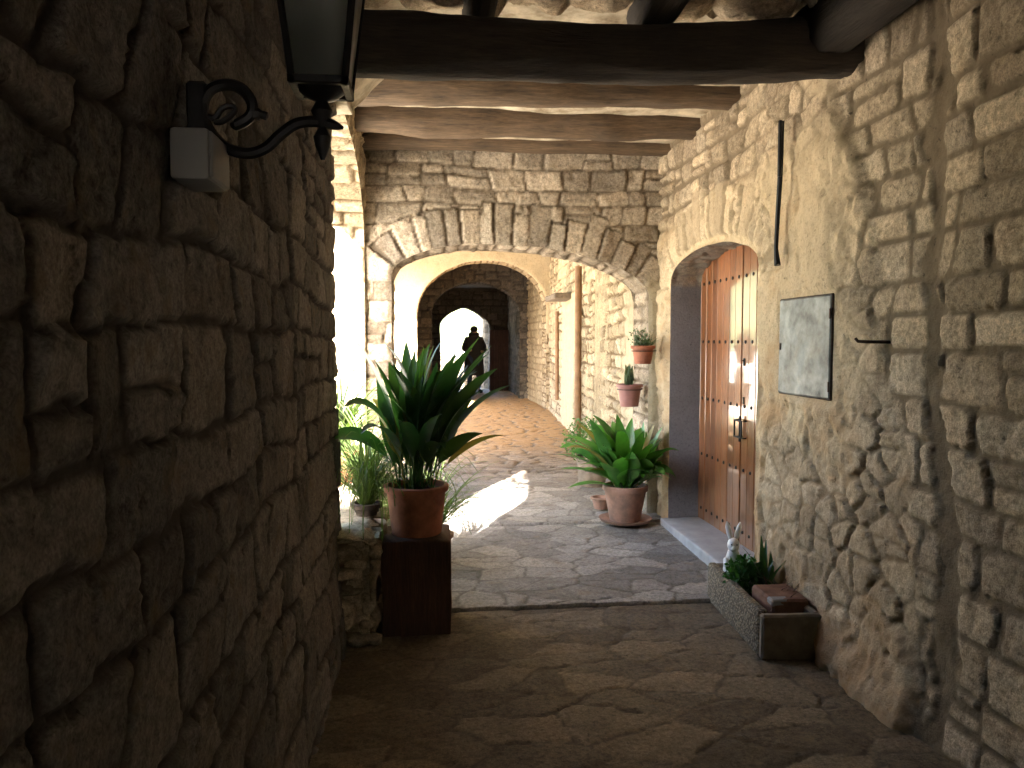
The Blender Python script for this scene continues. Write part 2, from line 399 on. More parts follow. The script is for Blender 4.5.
# ------------------------------------------------------------------ walls with arched openings
class Opening:
    def __init__(s, u0, u1, zb, zl, zr, rise, n=2., vous=0., seed=1, wob=.012):
        s.u0, s.u1, s.zb, s.zl, s.zr, s.rise, s.n, s.vous, s.seed = u0, u1, zb, zl, zr, rise, n, vous, seed
        ds = .02
        zs = np.arange(zb, zl, ds)
        k = max(24, int((u1-u0+2*rise)/ds)); th = np.linspace(math.pi, 0, k)
        t = np.cos(th); t = np.sign(t)*np.abs(t)**1.0
        ua = u0+(t+1)/2*(u1-u0); za = s.top(ua)
        zr_ = np.arange(zr-ds*.5, zb, -ds)
        pu = np.concatenate([np.full(len(zs), u0), ua, np.full(len(zr_), u1)])
        pz = np.concatenate([zs, za, zr_])
        a0 = len(zs); a1 = a0+len(ua)
        # resample evenly
        d = np.concatenate([[0], np.cumsum(np.hypot(np.diff(pu), np.diff(pz)))])
        S = np.linspace(0, d[-1], int(d[-1]/ds))
        s.sa, s.sb = d[a0], d[a1-1]
        pu = np.interp(S, d, pu); pz = np.interp(S, d, pz)
        tu = np.gradient(pu); tz = np.gradient(pz); L = np.hypot(tu, tz)+1e-9
        s.nu = tz/L; s.nz = -tu/L            # towards the opening
        ker = np.ones(5)/5
        s.nu = np.convolve(np.pad(s.nu, 2, 'edge'), ker, 'valid'); s.nz = np.convolve(np.pad(s.nz, 2, 'edge'), ker, 'valid')
        w = wob*2*fbm(S*3.1, S*0+seed, seed+70, 3)
        s.pu = pu+s.nu*w; s.pz = pz+s.nz*w; s.S = S
    def top(s, u):
        t = np.clip((u-s.u0)/(s.u1-s.u0), 0, 1)
        return s.zl+(s.zr-s.zl)*t+s.rise*np.maximum(1-np.abs(2*t-1)**s.n, 0)**(1/s.n)
    def near(s, u, z):
        """index of the nearest profile point and the distance"""
        sh = u.shape; U = u.ravel(); Z = z.ravel(); I = np.zeros(len(U), int); D = np.zeros(len(U))
        for a in range(0, len(U), 20000):
            d = (U[a:a+20000, None]-s.pu[None])**2+(Z[a:a+20000, None]-s.pz[None])**2
            i = d.argmin(1); I[a:a+20000] = i; D[a:a+20000] = np.sqrt(d[np.arange(len(i)), i])
        return I.reshape(sh), D.reshape(sh)
    def inside(s, u, z, I, D):
        sg = (u-s.pu[I])*s.nu[I]+(z-s.pz[I])*s.nz[I]
        return (u > s.u0-.06) & (u < s.u1+.06) & (z > s.zb-.05) & (z < s.top(u)+.06) & ((sg > 0) | ((D > .08) & (u > s.u0) & (u < s.u1) & (z < s.top(u))))

def arch_wall(S, o, du, n, us, zs, thick, ops, layout, soff_seed=5, soff=None, back=True, bstep=.08, mat=0, smat=0, smat_fn=None, core=True, dispn=1.):
    """adds a wall with arched openings to Surf S: front face, reveals, back"""
    o = np.array(o, float); du = np.array(du, float); n = np.array(n, float)
    def P(U, Z, H):
        p = np.zeros(U.shape+(3,)); p[..., 0] = o[0]+du[0]*U+n[0]*H; p[..., 1] = o[1]+du[1]*U+n[1]*H; p[..., 2] = Z
        return p
    left = np.cross(np.array([du[0], du[1], 0]), [0, 0, 1])           # normal of the (u,z) grid
    flip = left[0]*n[0]+left[1]*n[1] < 0
    for side in ((0, 1) if back else (0,)):
        if side == 0: U, Z = np.meshgrid(us, zs, indexing='ij')
        else: U, Z = np.meshgrid(np.arange(us[0], us[-1]+bstep, bstep), np.arange(zs[0], zs[-1]+bstep, bstep), indexing='ij')
        ins = np.zeros(U.shape, bool); near = []
        for op in ops:
            I, D = op.near(U, Z); i_ = op.inside(U, Z, I, D); ins |= i_; near.append((op, I, D, i_))
        if side == 0: H, C = layout(U, Z, near)
        else: H = .02*fbm(U*6, Z*6, 9, 3); C = np.dstack([hsh(np.floor(Z/.2)*7+np.floor(U/.35)), np.full(U.shape, .5), np.ones(U.shape), np.zeros(U.shape)])
        U2 = U.copy(); Z2 = Z.copy()
        for op, I, D, i_ in near:
            U2 = np.where(i_, op.pu[I], U2); Z2 = np.where(i_, op.pz[I], Z2)
            f = sst(0, .035, np.where(i_, 0, D)); H = H*f-.012*(1-f)
        keep = ~(ins[:-1, :-1] & ins[1:, :-1] & ins[1:, 1:] & ins[:-1, 1:])
        if side == 0: S.grid(P(U2, Z2, H), C, keep, flip, mat)
        else: S.grid(P(U2, Z2, -thick-H*1.), C, keep, not flip, mat)
    for op in ops:
        W = np.concatenate([[.012], np.arange(.03, thick-.02, .02), [thick-.012]])
        Si, Wi = np.meshgrid(np.arange(len(op.S)), W, indexing='ij')
        sv = op.S[Si]
        if soff: h, C = soff(sv, Wi, op)
        else:
            h, C = rough_stone(Wi, sv, courses(Wi, sv, soff_seed+op.seed, (.1, .2), (.2, .45), gap=.008, warp=.02), soff_seed, depth=.02, prot=.015, lump=.01)
        f = sst(0, .04, Wi)*sst(0, .04, thick-Wi); h = h*f
        pu = op.pu[Si]+op.nu[Si]*h; pz = op.pz[Si]+op.nz[Si]*h
        S.grid(P(pu, pz, -Wi), C, None, flip, smat)

def lay_front(seed, rows, wid, ops_vous=True, chip=1., gap=.007, depth=.024, prot=.018, lump=.012, vw=(.09, .19), plaster=None, extra=None):
    def f(U, Z, near):
        h, C = rough_stone(U, Z, courses(U, Z, seed, rows, wid, gap=gap), seed, depth=depth, prot=prot, lump=lump, chip=chip)
        for op, I, D, i_ in near:
            if op.vous:
                s = op.S[I]*1.0
                s2 = s+.25*0
                lay = courses(D+.02*0, s, seed+77+op.seed, vw, (3, 4), gap=gap*1.3, warp=.008, split=0, rnd=.015)
                vd = op.vous*(.8+.5*hsh(lay[0], 8))
                lay[1] = np.minimum(lay[1], vd-D-.01)
                h2, C2 = rough_stone(U, Z, lay, seed+3, depth=depth*1.3, bevel=.010, prot=prot*.9, lump=lump*.5, chip=chip*.4)
                m = (s > op.sa-.02) & (s < op.sb+.02) & (D < vd)
                h = np.where(m, h2, h); C = np.where(m[..., None], C2, C)
        if plaster is not None:
            a = plaster(U, Z); hp = .02*fbm(U*3, Z*3, seed+5, 5)+.01*fbm(U*25, Z*25, seed+8, 2)
            h = h*(1-a)+(hp+.004)*a; C[..., 3] = a
        if extra is not None: h, C = extra(U, Z, h, C)
        return h, C
    return f

# ================================================================== LEFT WALL (very near)
def path_wall(S, segs, zs, layout, nsign=1, mat=0):
    """displaced wall along a plan polyline: segs = [(x,y), (x,y,step), ...]"""
    X = []; Y = []
    for (a, b) in zip(segs, segs[1:]):
        L = math.hypot(b[0]-a[0], b[1]-a[1]); k = max(2, int(L/b[2]))
        t = np.arange(k)/k; X.append(a[0]+(b[0]-a[0])*t); Y.append(a[1]+(b[1]-a[1])*t)
    X.append([segs[-1][0]]); Y.append([segs[-1][1]])
    X = np.concatenate(X); Y = np.concatenate(Y)
    for _ in range(2):
        X[1:-1] = (X[:-2]+2*X[1:-1]+X[2:])/4; Y[1:-1] = (Y[:-2]+2*Y[1:-1]+Y[2:])/4
    s = np.concatenate([[0], np.cumsum(np.hypot(np.diff(X), np.diff(Y)))])
    tx = np.gradient(X, s); ty = np.gradient(Y, s); L = np.hypot(tx, ty)+1e-9
    nx = ty/L*nsign; ny = -tx/L*nsign
    Uu, Z = np.meshgrid(s, zs, indexing='ij')
    h, C = layout(Uu, Z, X[:, None]+0*Z, Y[:, None]+0*Z)
    P = np.stack([X[:, None]+nx[:, None]*h, Y[:, None]+ny[:, None]*h, Z], -1)
    S.grid(P, C, None, nsign < 0, mat)

def left_layout(U, Z, X, Y):
    h, C = rough_stone(U, Z, courses(U, Z, 31, (.14, .27), (.14, .36), gap=.007, warp=.06, split=.25, slant=.09, rnd=.012), 31, depth=.014, bevel=.006, prot=.012, tilt=.012, lump=.005, chip=.65)
    h = h+.06*fbm(U*.9, Z*.9, 90, 2)+.02*sst(1.2, 0, Z)
    return h, C
S = Surf()
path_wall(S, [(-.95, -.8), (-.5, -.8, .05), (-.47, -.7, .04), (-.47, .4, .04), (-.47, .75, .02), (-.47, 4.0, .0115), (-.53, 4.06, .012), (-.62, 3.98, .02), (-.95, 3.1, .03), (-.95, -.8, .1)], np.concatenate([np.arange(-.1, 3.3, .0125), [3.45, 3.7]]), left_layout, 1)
S.box((-.9, -.72, -.2), (-.55, 3.05, 3.7)); S.box((-.60, 3.0, -.2), (-.54, 3.9, 3.7)); S.box((-.95, -7, -.2), (-.47, -1.75, 3.7)); S.box((-.95, -1.8, -.2), (-.47, -.7, 1.15)); S.box((-.95, -3.2, 1.85), (-.47, -.7, 3.7))  # leaves an unseen opening behind the camera, added to light the near right wall
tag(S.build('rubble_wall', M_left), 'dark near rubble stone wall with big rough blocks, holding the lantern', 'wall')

# ================================================================== RIGHT WALL WITH THE DOOR
door_op = Opening(4.32, 5.97, 0.0, 2.0, 2.03, .21, 2., 0, 3, .014)
def right_extra(U, Z, near=None):
    # near zone: squared stones with wide recessed mortar; far zone: lumpy plastered rubble
    e = 3.12+.10*fbm(U*0+3, Z*2.2, 8, 3)*2+.25*sst(1.9, 2.75, Z)-.32*sst(1.7, .9, Z)+.15*sst(2.3, 2.9, Z)
    far = sst(-.035, .05, U-e+.05*fbm(U*9, Z*9, 71, 3))
    hn, Cn = rough_stone(U, Z, courses(U, Z, 43, (.12, .21), (.18, .42), gap=.010, warp=.035, split=.15, slant=.05, rnd=.025), 43, depth=.010, bevel=.006, prot=.010, tilt=.008, lump=.005, chip=.5)
    g = 2.62+.17*sst(.5, 2.3, Z)+.05*fbm(Z*1.5, Z*0, 63, 2)     # mortar channel between two builds
    gd = np.abs(U-g+.16*fbm(U*6, Z*6, 64, 3)); gm = sst(.07, .05, gd+.05*fbm(U*3, Z*3, 66, 2))
    hn = hn*(1-gm)+(-.014+.03*fbm(U*9, Z*9, 65, 4))*gm; Cn[..., 2] *= (1-gm)
    # far zone
    hr, Cr = rough_stone(U, Z, slabs(U, Z, 47, .19, .12, .95, .04), 47, depth=.014, bevel=.009, prot=.014, tilt=.012, lump=.008, gap=.005, chip=.6)
    hc, Cc = rough_stone(U, Z, courses(U, Z, 49, (.10, .19), (.12, .3), gap=.012, warp=.04), 49, depth=.02, prot=.025, lump=.016)
    up = sst(2.35, 2.55, Z+.25*fbm(U*2, Z*2, 52, 3))*sst(4.2, 4.5, U+.4*fbm(U*3, Z*3, 53, 2))
    hr = hr*(1-up)+hc*up; Cr = Cr*(1-up[..., None])+Cc*up[..., None]
    pz = fbm(U*2.2, Z*2.2, 54, 5)
    pl = np.clip(sst(.95, 1.15, Z+.5*pz)*sst(2.75, 2.45, Z+.6*pz)*sst(3.1, 3.5, U+.7*pz)+sst(.32, .2, Z+.25*pz)*.9, 0, 1)
    Cr[..., 3] = .35*sst(1.5, .8, Z); cr3 = Cr[..., 3].copy()
    pl = np.maximum(pl*(1-.8*up), sst(-.02, .10, fbm(U*2.6, Z*3.1, 57, 4))*.75*(1-up))
    dd = door_op.near(U, Z)[1]
    ring = sst(.17, .10, dd+.05*fbm(U*7, Z*7, 58, 3)); pl = np.maximum(pl, ring*(Z < 2.05))
    hp = .05*fbm(U*2.4, Z*2.4, 59, 5)+.045*fbm(U*14, Z*11, 60, 4)+.012*fbm(U*50, Z*50, 61, 2)
    pit = sst(.13, .26, fbm(U*9, Z*6, 62, 3)); hp = hp-.028*pit
    smooth_patch = sst(.0, .12, .5-np.maximum(np.abs(U-3.85)/.9, np.abs(Z-1.75)/1.15)+.25*fbm(U*3, Z*3, 66, 3))
    hp = hp*(1-.65*smooth_patch)+.012*smooth_patch
    hf = hr*(1-pl)+(hp+.004)*pl; Cr[..., 3] = np.maximum(pl, cr3)
    # arch of upright stones above the door
    s = door_op.S[door_op.near(U, Z)[0]]
    lay = courses(dd, s, 141, (.08, .17), (3, 4), gap=.008, warp=.015, split=0, rnd=.02)
    vd = .34*(.8+.5*hsh(lay[0], 8)); lay[1] = np.minimum(lay[1], vd-dd)
    hv, Cv = rough_stone(U, Z, lay, 143, depth=.016, bevel=.010, prot=.012, lump=.010); Cv[..., 3] = .45
    mv = (s > door_op.sa-.05) & (s < door_op.sb+.05) & (dd < vd) & (dd > .05)
    hf = np.where(mv, hv, hf); Cr = np.where(mv[..., None], Cv, Cr)
    hf = hf+.0+.06*fbm(U*1.1, Z*1.1, 67, 2)*sst(6.2, 5.4, U)
    hf = hf-.03*sst(.10, 0, dd)
    rc = sst(.30, .27, np.maximum(np.abs(U-3.70), np.abs(Z-1.525))); hf = hf*(1-rc)+.012*rc; Cr[..., 3] = np.maximum(Cr[..., 3], rc)
    h = hn*(1-far)+hf*far-.03*(1-far)*sst(1.3, 2.4, Z)*sst(2.55, 2.8, U); C = Cn*(1-far[..., None])+Cr*far[..., None]
    h = h+.06*sst(.26, 0, Z+.12*fbm(U*3, Z*0+2, 68, 3))*sst(3.7, 3.4, U)*sst(2.2, 3.0, U)        # mortar skirt at the foot
    return h, C
def cement_soff(sv, W, op):
    h = .006*fbm(sv*5, W*5, 33, 3); C = np.zeros(sv.shape+(4,)); C[..., :3] = .5; return h, C
def door_soff(sv, W, op):
    h, C = rough_stone(W, sv, slabs(W, sv, 61, .16, .11, .9, .03), 61, depth=.010, prot=.008, lump=.008, gap=.006)
    C[..., 3] = .35
    j = sst(op.sa+.02, op.sa-.06, sv)+sst(op.sb-.0, op.sb+.05, sv)
    h = h*(1-j)+.008*fbm(sv*6, W*6, 34, 3)*j; C[..., 3] = np.maximum(C[..., 3], j)
    return h, C
S = Surf()
us = np.concatenate([np.arange(-7, 1.5, .07), np.arange(1.5, 4.3, .0125), np.arange(4.3, 6.27, .0145)])
arch_wall(S, (1.92, 0), (0, 1), (-1, 0), us, np.concatenate([np.arange(-.1, 3.1, .0135), [3.2, 3.45, 3.7]]), .34, [door_op], lambda U, Z, near: right_extra(U, Z), soff=door_soff, back=False, smat=1)
S.box((2.36, -7, -.2), (2.6, 6.4, 3.7), mat=0)
S.box((2.0, -7, -.2), (2.33, 4.2, 3.7)); S.box((2.0, 6.1, -.2), (2.33, 6.3, 3.7)); S.box((2.0, 4.2, 2.5), (2.33, 6.1, 3.7))
M_rev = masonry('door_reveal', [(.3, .26, .19), (.36, .31, .23), (.27, .23, .17)], (.2, .17, .13), plaster=(.20, .20, .215))
tag(S.build('plastered_wall', [M_right, M_rev]), 'long right hand wall of flaking beige plaster and rubble around the arched door', 'wall')

# ================================================================== FIRST ARCH
S = Surf()
a1 = Opening(-.30, 1.84, -.1, 2.07, 1.92, .34, 2.15, .28, 11)
us = np.arange(-.96, 1.96, .0135); zs = np.concatenate([np.arange(-.1, 3.25, .0135), [3.35, 3.6]])
def a1_extra(U, Z, h, C):
    w = sst(1.78, 1.84, U+.03*fbm(U*8, Z*8, 92, 2))*sst(2.2, 1.9, Z); C[..., 3] = np.maximum(C[..., 3], w); return h*(1-.6*w), C
arch_wall(S, (0, 6.25), (1, 0), (0, -1), us, zs, .5, [a1], lay_front(21, (.10, .19), (.14, .36), gap=.003, depth=.013, prot=.011, lump=.008, vw=(.085, .155), chip=.6, extra=a1_extra), soff_seed=25)
tag(S.build('stone_arch', M_arch), 'nearest stone arch wall spanning the passage with upright voussoirs under the beams', 'arch')

# side arch of the first bay, open to the left
S = Surf()
sa = Opening(3.1, 6.22, .60, 2.3, 2.3, .66, 2.2, .25, 14, .02)
arch_wall(S, (-.50, 0), (0, 1), (1, 0), np.arange(3.95, 6.26, .02), np.concatenate([np.arange(.55, 3.3, .02), [3.4, 3.6]]), .48, [sa], lay_front(24, (.12, .2), (.15, .36)), soff_seed=28)
tag(S.build('side_arch', M_pale), 'sunlit side arch opening to daylight left of the plants', 'arch')
# low parapet under it
S = Surf()
def par_layout(U, Z, X, Y):
    return rough_stone(U, Z, courses(U, Z, 71, (.09, .18), (.13, .3), gap=.012, warp=.05, rnd=.04), 71, depth=.045, prot=.05, lump=.03)
path_wall(S, [(-.5, 3.80), (-.27, 3.84, .015), (-.27, 4.55, .015), (-.44, 4.62, .015), (-.44, 6.24, .02)], np.arange(-.1, .56, .015), par_layout, 1)
UU, VV = np.meshgrid(np.arange(-.96, -.24, .02), np.arange(3.8, 6.25, .02), indexing='ij')
hh, CC = rough_stone(UU, VV, slabs(UU, VV, 72, .3, .3), 72, depth=.02, prot=.015, lump=.012)
XX = UU.copy(); lim = np.where(VV < 4.58, -.285, -.45); XX = np.minimum(XX, lim)
S.grid(np.stack([XX, VV, .565+hh-.03*sst(-.06, 0, UU-lim)], -1), CC)
S.box((-.94, 4.07, -.2), (-.47, 6.24, .55)); S.box((-.5, 3.86, -.2), (-.31, 4.5, .55))
tag(S.build('low_parapet', M_arch), 'low rubble parapet ledge beside the dark pot pedestal', 'low wall')

# ================================================================== SECOND BAY
# right wall, rubble with cream mortar
S = Surf()
def b2r_layout(U, Z, X, Y):
    h, C = rough_stone(U, Z, courses(U, Z, 81, (.11, .2), (.14, .34), gap=.010, warp=.04, rnd=.035), 81, depth=.028, prot=.03, lump=.018)
    a = sst(11.0, 11.4, Y+.5*fbm(U*2, Z*2, 85, 3))*sst(13.4, 13.0, Y+.4*fbm(U*2, Z*2, 86, 3))*sst(2.45, 2.2, Z+.3*fbm(U*2, Z*2, 87, 3))
    b = sst(.02, .2, fbm(U*1.6, Z*1.9, 88, 4))*.7
    w = sst(7.6, 6.9, Y+.6*fbm(U*3, Z*3, 89, 3))*.9*sst(2.2, 1.6, Z+.5*fbm(U*2, Z*2, 98, 3))
    a = np.clip(np.maximum(np.maximum(a, b), w), 0, 1)
    h = h*(1-.75*a); C[..., 3] = a
    return h, C
path_wall(S, [(1.84, 6.72), (2.47, 15.62, .022)], np.concatenate([np.arange(-.1, 3.2, .02), [3.4, 3.9]]), b2r_layout, -1)
S.box((2.5, 6.5, -.2), (2.9, 16, 4)); S.box((1.98, 6.72, -.2), (2.5, 9, 4))
tag(S.build('passage_wall', M_pale), 'warm lit cream rubble wall behind the hanging flowerpots beyond the first arch', 'wall')
# left arcade, out of sight behind the pier, lets the daylight in
S = Surf()
oa = Opening(6.95, 10.95, .0, 2.6, 2.6, .35, 2.4, .25, 15); ob = Opening(11.3, 15.45, .0, 3.0, 3.0, .45, 2.4, .25, 16)
arch_wall(S, (-.8, 0), (0, 1), (1, 0), np.arange(6.6, 15.65, .04), np.arange(-.1, 4.0, .04), .5, [oa, ob], lay_front(26, (.12, .2), (.15, .36)), soff_seed=29)
tag(S.build('arcade_wall', M_pale), 'open arcade on the left between the first and second arch', 'arcade')
# second arch
S = Surf()
a2 = Opening(-.25, 2.41, -.1, 2.1, 2.25, 1.03, 2.05, 0, 17)
arch_wall(S, (0, 15.6), (1, 0), (0, -1), np.arange(-1.3, 2.7, .03), np.arange(-.1, 4.0, .03), .6, [a2],
          lay_front(27, (.12, .2), (.15, .36), plaster=lambda U, Z: np.clip(sst(-.15, .0, fbm(U*1.5, Z*1.5, 93, 4)+.35*(Z-1.9)), 0, 1)), soff_seed=32)
tag(S.build('plastered_arch', M_pale), 'second arch further back, pale plaster face lit by the sun', 'arch')
# third bay walls and the dark gateway
S = Surf()
def b3_layout(U, Z, X, Y):
    h, C = rough_stone(U, Z, courses(U, Z, 83, (.12, .2), (.15, .34), gap=.01), 83, depth=.025, prot=.03); C[..., 3] = .35; return h, C
path_wall(S, [(2.44, 16.1), (2.40, 18.7, .035)], np.arange(-.1, 4.0, .035), b3_layout, -1); S.box((2.47, 16.1, -.2), (2.9, 19, 4))
tag(S.build('inner_wall', M_pale), 'speckled pale wall just inside the second arch, right of the dark gateway', 'wall')
S = Surf()
path_wall(S, [(-.28, 18.7), (-.28, 16.1, .05)], np.arange(-.1, 4.0, .05), b3_layout, -1); S.box((-.8, 16.1, -.2), (-.31, 18.7, 4))
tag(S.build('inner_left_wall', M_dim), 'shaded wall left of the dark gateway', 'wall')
S = Surf()
a3 = Opening(.06, 2.21, -.1, 2.2, 2.2, .8, 2., 0, 18)
arch_wall(S, (0, 18.6), (1, 0), (0, -1), np.arange(-.6, 2.7, .035), np.arange(-.1, 4.0, .035), .5, [a3], lay_front(29, (.14, .24), (.2, .4)), soff_seed=36)
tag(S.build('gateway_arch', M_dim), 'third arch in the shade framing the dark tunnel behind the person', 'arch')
S = Surf()
def tun(U, Z, X, Y):
    h, C = rough_stone(U, Z, courses(U, Z, 84, (.14, .24), (.2, .4)), 84); return h, C
path_wall(S, [(.0, 22.1), (.0, 19.0, .06)], np.arange(-.1, 3.5, .06), tun, -1); path_wall(S, [(2.26, 19.0), (2.26, 22.1, .06)], np.arange(-.1, 3.5, .06), tun, -1)
S.box((-.5, 19.0, -.2), (-.04, 22.2, 3.6)); S.box((2.3, 19.0, -.2), (2.8, 22.2, 3.6)); S.box((-.5, 19.0, 3.1), (2.8, 22.3, 3.6))
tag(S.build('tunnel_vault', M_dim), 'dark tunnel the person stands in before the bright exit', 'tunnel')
S = Surf()
ax = Opening(.31, 1.74, -.1, 2.03, 2.0, .53, 1.45, 0, 19, .03)
arch_wall(S, (0, 22.1), (1, 0), (0, -1), np.arange(-.6, 2.8, .035), np.arange(-.1, 3.6, .035), .5, [ax], lay_front(35, (.14, .24), (.2, .4)), soff_seed=38)
tag(S.build('exit_arch', M_dim), 'pointed exit arch at the far end, full of white daylight', 'arch')

# ================================================================== FLOOR
def zprof(Y):
    return .016*sst(4.276, 4.288, Y)+.016*sst(6.031, 6.043, Y)+.075*sst(3.2, 7.5, Y)+.045*sst(7, 18, Y)
def floor_part(S, xs, ys, seed, cu, cv, dep, warp=.03, mat=0):
    U, V = np.meshgrid(xs, ys, indexing='ij')
    h, C = rough_stone(U, V, slabs(U, V, seed, cu, cv, 1.1, warp*1.6), seed, depth=dep, bevel=.012, prot=.4*dep, tilt=.5*dep, lump=.0028, gap=.002 if dep < .01 else .011, fine=.002, chip=.12)
    Y2 = V+.008*fbm(U*3, V*0+1, seed+2, 3)
    lip = np.zeros_like(U)
    for ye in (4.2825, 6.0375):
        lip = np.maximum(lip, sst(.011, .004, np.abs(Y2-ye+.010)))
    z = zprof(Y2)+h-.015*lip
    C[..., 2] *= 1-.8*lip
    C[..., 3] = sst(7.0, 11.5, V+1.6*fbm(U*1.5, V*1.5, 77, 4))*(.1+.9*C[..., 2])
    S.grid(np.stack([U, V, z], -1), C, mat=mat)
S = Surf()
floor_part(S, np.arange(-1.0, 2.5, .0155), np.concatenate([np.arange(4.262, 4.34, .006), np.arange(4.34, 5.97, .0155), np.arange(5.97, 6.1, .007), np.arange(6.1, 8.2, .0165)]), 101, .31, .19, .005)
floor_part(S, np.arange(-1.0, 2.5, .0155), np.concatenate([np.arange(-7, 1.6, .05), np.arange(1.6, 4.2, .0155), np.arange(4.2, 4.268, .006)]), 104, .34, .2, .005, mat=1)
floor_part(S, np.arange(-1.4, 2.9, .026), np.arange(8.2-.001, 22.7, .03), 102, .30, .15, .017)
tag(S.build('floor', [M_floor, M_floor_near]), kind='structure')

# ================================================================== CEILINGS AND BEAMS
S = Surf()
U, V = np.meshgrid(np.arange(-.95, 2.1, .03), np.arange(3.3, 6.3, .03), indexing='ij')
S.grid(np.stack([U, V, 3.145+.05*fbm(U*2, V*3, 5, 4)], -1), None, None, True)
S.box((-1.0, 3.1, 3.22), (2.65, 6.8, 3.75))
S.box((-1.35, 6.7, 3.72), (2.95, 19.2, 4.1)); S.box((-.5, 19, 3.4), (2.9, 22.6, 3.9))
tag(S.build('ceiling', M_ceil, smooth=True), kind='structure')
S = Surf()
U, V = np.meshgrid(np.arange(-.95, 2.1, .022), np.arange(-.5, 3.55, .022), indexing='ij')
h, C = rough_stone(U, V, slabs(U, V, 111, .34, .3, .9, .05), 111, depth=.06, bevel=.06, prot=.05, tilt=.06, lump=.05)
S.grid(np.stack([U, V, 3.05-h], -1), C, None, True)
S.box((-1.0, -7, 3.14), (2.65, 3.2, 3.75))
tag(S.build('stone_ceiling', M_right), 'rough stone infill between the joists over the front of the passage', 'ceiling')

def log(name, label, a, b, rx, rz, mat, seed, sag=.0, n=36, m=130, sq=2.1, along='x', group=None):
    S = Surf(); t = np.linspace(0, 1, m); th = np.linspace(0, 2*math.pi, n+1)
    T, TH = np.meshgrid(t, th, indexing='ij')
    c, s = np.cos(TH), np.sin(TH); k = (np.abs(c)**sq+np.abs(s)**sq)**(-1/sq)
    L = math.dist(a, b)
    nz = 1+.42*fbm(T*L*1.5, np.cos(TH)*1.+5, seed, 4)+.13*fbm(T*L*3, np.sin(TH)*4+9, seed+4, 3)+.05*fbm(T*L*9, np.sin(TH)*9+3, seed+14, 3)+.05*fbm(T*L*1.2+9, TH*3.2, seed+6, 2)*np.minimum(1, np.minimum(TH, 2*math.pi-TH)*2)
    bend = .055*fbm(T*2.1, T*0+seed*.7, seed+9, 2)*2
    dx = rx*c*k*nz+bend*(.4); dz = rz*s*k*nz+bend*.9-sag*4*T*(1-T)
    ctr = np.array(a)[None, None]+(np.array(b)-np.array(a))[None, None]*T[..., None]
    if along == 'x': ctr[..., 1] += dx
    else: ctr[..., 0] += dx
    ctr[..., 2] += dz
    S.grid(ctr, None, None, along == 'x')
    return tag(S.build(name, mat), label, 'beam', group)
G = 'beams carrying the ceiling'
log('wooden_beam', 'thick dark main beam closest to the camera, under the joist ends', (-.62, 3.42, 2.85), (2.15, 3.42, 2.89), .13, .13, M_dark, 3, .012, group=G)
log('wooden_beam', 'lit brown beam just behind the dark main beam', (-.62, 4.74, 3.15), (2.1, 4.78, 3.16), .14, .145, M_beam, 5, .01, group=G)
log('wooden_beam', 'lit brown beam in the middle between its neighbour and the arch wall', (-.62, 5.42, 3.15), (2.1, 5.46, 3.17), .14, .15, M_beam, 8, .01, group=G)
log('wooden_beam', 'thin reddish beam lying against the top of the first arch wall', (-.62, 6.12, 3.14), (2.1, 6.13, 3.15), .10, .085, M_beam, 12, .0, group=G)
G = 'joists over the front of the passage'
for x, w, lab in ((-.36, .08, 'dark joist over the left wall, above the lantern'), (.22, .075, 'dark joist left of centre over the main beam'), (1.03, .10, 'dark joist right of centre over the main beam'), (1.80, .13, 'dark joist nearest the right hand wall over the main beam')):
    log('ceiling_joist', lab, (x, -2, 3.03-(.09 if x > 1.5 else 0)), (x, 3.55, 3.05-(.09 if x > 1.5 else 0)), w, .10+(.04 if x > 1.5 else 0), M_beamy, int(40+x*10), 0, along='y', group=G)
# corbel stone under the left end of the beams
mb = MB(); mb.box((-.38, 3.90, 2.84), (.32, .44, .22), .03, seg=2)
for v in mb.bm.verts:
    if v.co.z < 2.80: v.co.x = -.47+(v.co.x+.47)*.35
mb.rough(.012, 7, 3, 2); tag(mb.build('stone_corbel', M_ceil), 'pale wedge shaped corbel stone under the left end of the main beam', 'corbel')

# ================================================================== DOOR
d = empty('wooden_door', (2.185, 5.15, .08), 'varnished orange brown plank door with iron studs in the arched opening', 'door')
def planks(y0, y1, n):
    mb = MB(); w = (y1-y0)/n
    for k in range(n):
        mb.box((.02+random.uniform(-.002, .002), y0+w*(k+.5), 1.13), (.04, w-.004, 2.26), .004)
    return mb
for (y0, y1, n) in ((-.93, -.012, 8), (.0, .92, 8)):
    lf = planks(y0, y1, n).build('door_leaf', M_door, d)
    w = (y1-y0)/n; stud = None
    for zr in (.13, .57, 1.02, 1.47, 1.93):
        for k in range(n):
            if stud is None:
                mb = MB(); mb.ball((0, 0, 0), .0135, 2, (.6, 1, 1)); stud = mb.build('stud', M_iron, lf)
            else:
                stud = stud.copy(); COL.objects.link(stud)
            stud.location = (-.002, y0+w*(k+.5), zr)
mb = MB(); mb.box((-.004, -.055, 1.33), (.008, .022, .055), .003); mb.ball((-.01, -.055, 1.34), .007); mb.build('keyhole_plate', M_iron, d)
mb = MB(); mb.box((-.004, -.055, 1.06), (.006, .018, .05), .002); mb.build('lock_plate', M_iron, d)
mb = MB(); mb.tube([(0, -.10, .92), (-.035, -.10, .92), (-.035, -.10, .80), (0, -.10, .80)], .007)
mb.tube([(0, .02, .92), (-.035, .02, .92), (-.035, .02, .80), (0, .02, .80)], .007)
mb.tube([(-.035, -.10, .918), (-.035, .02, .918)], .006); mb.tube([(-.035, -.10, .802), (-.035, .02, .802)], .006); mb.tube([(-.02, -.04, .95), (-.02, -.04, .77)], .009)
mb.build('handle', M_iron, d)
mb = MB(); mb.box((2.08, 5.14, .07), (.44, 1.64, .10), .012, seg=2); mb.rough(.004, 6, 1, 3)
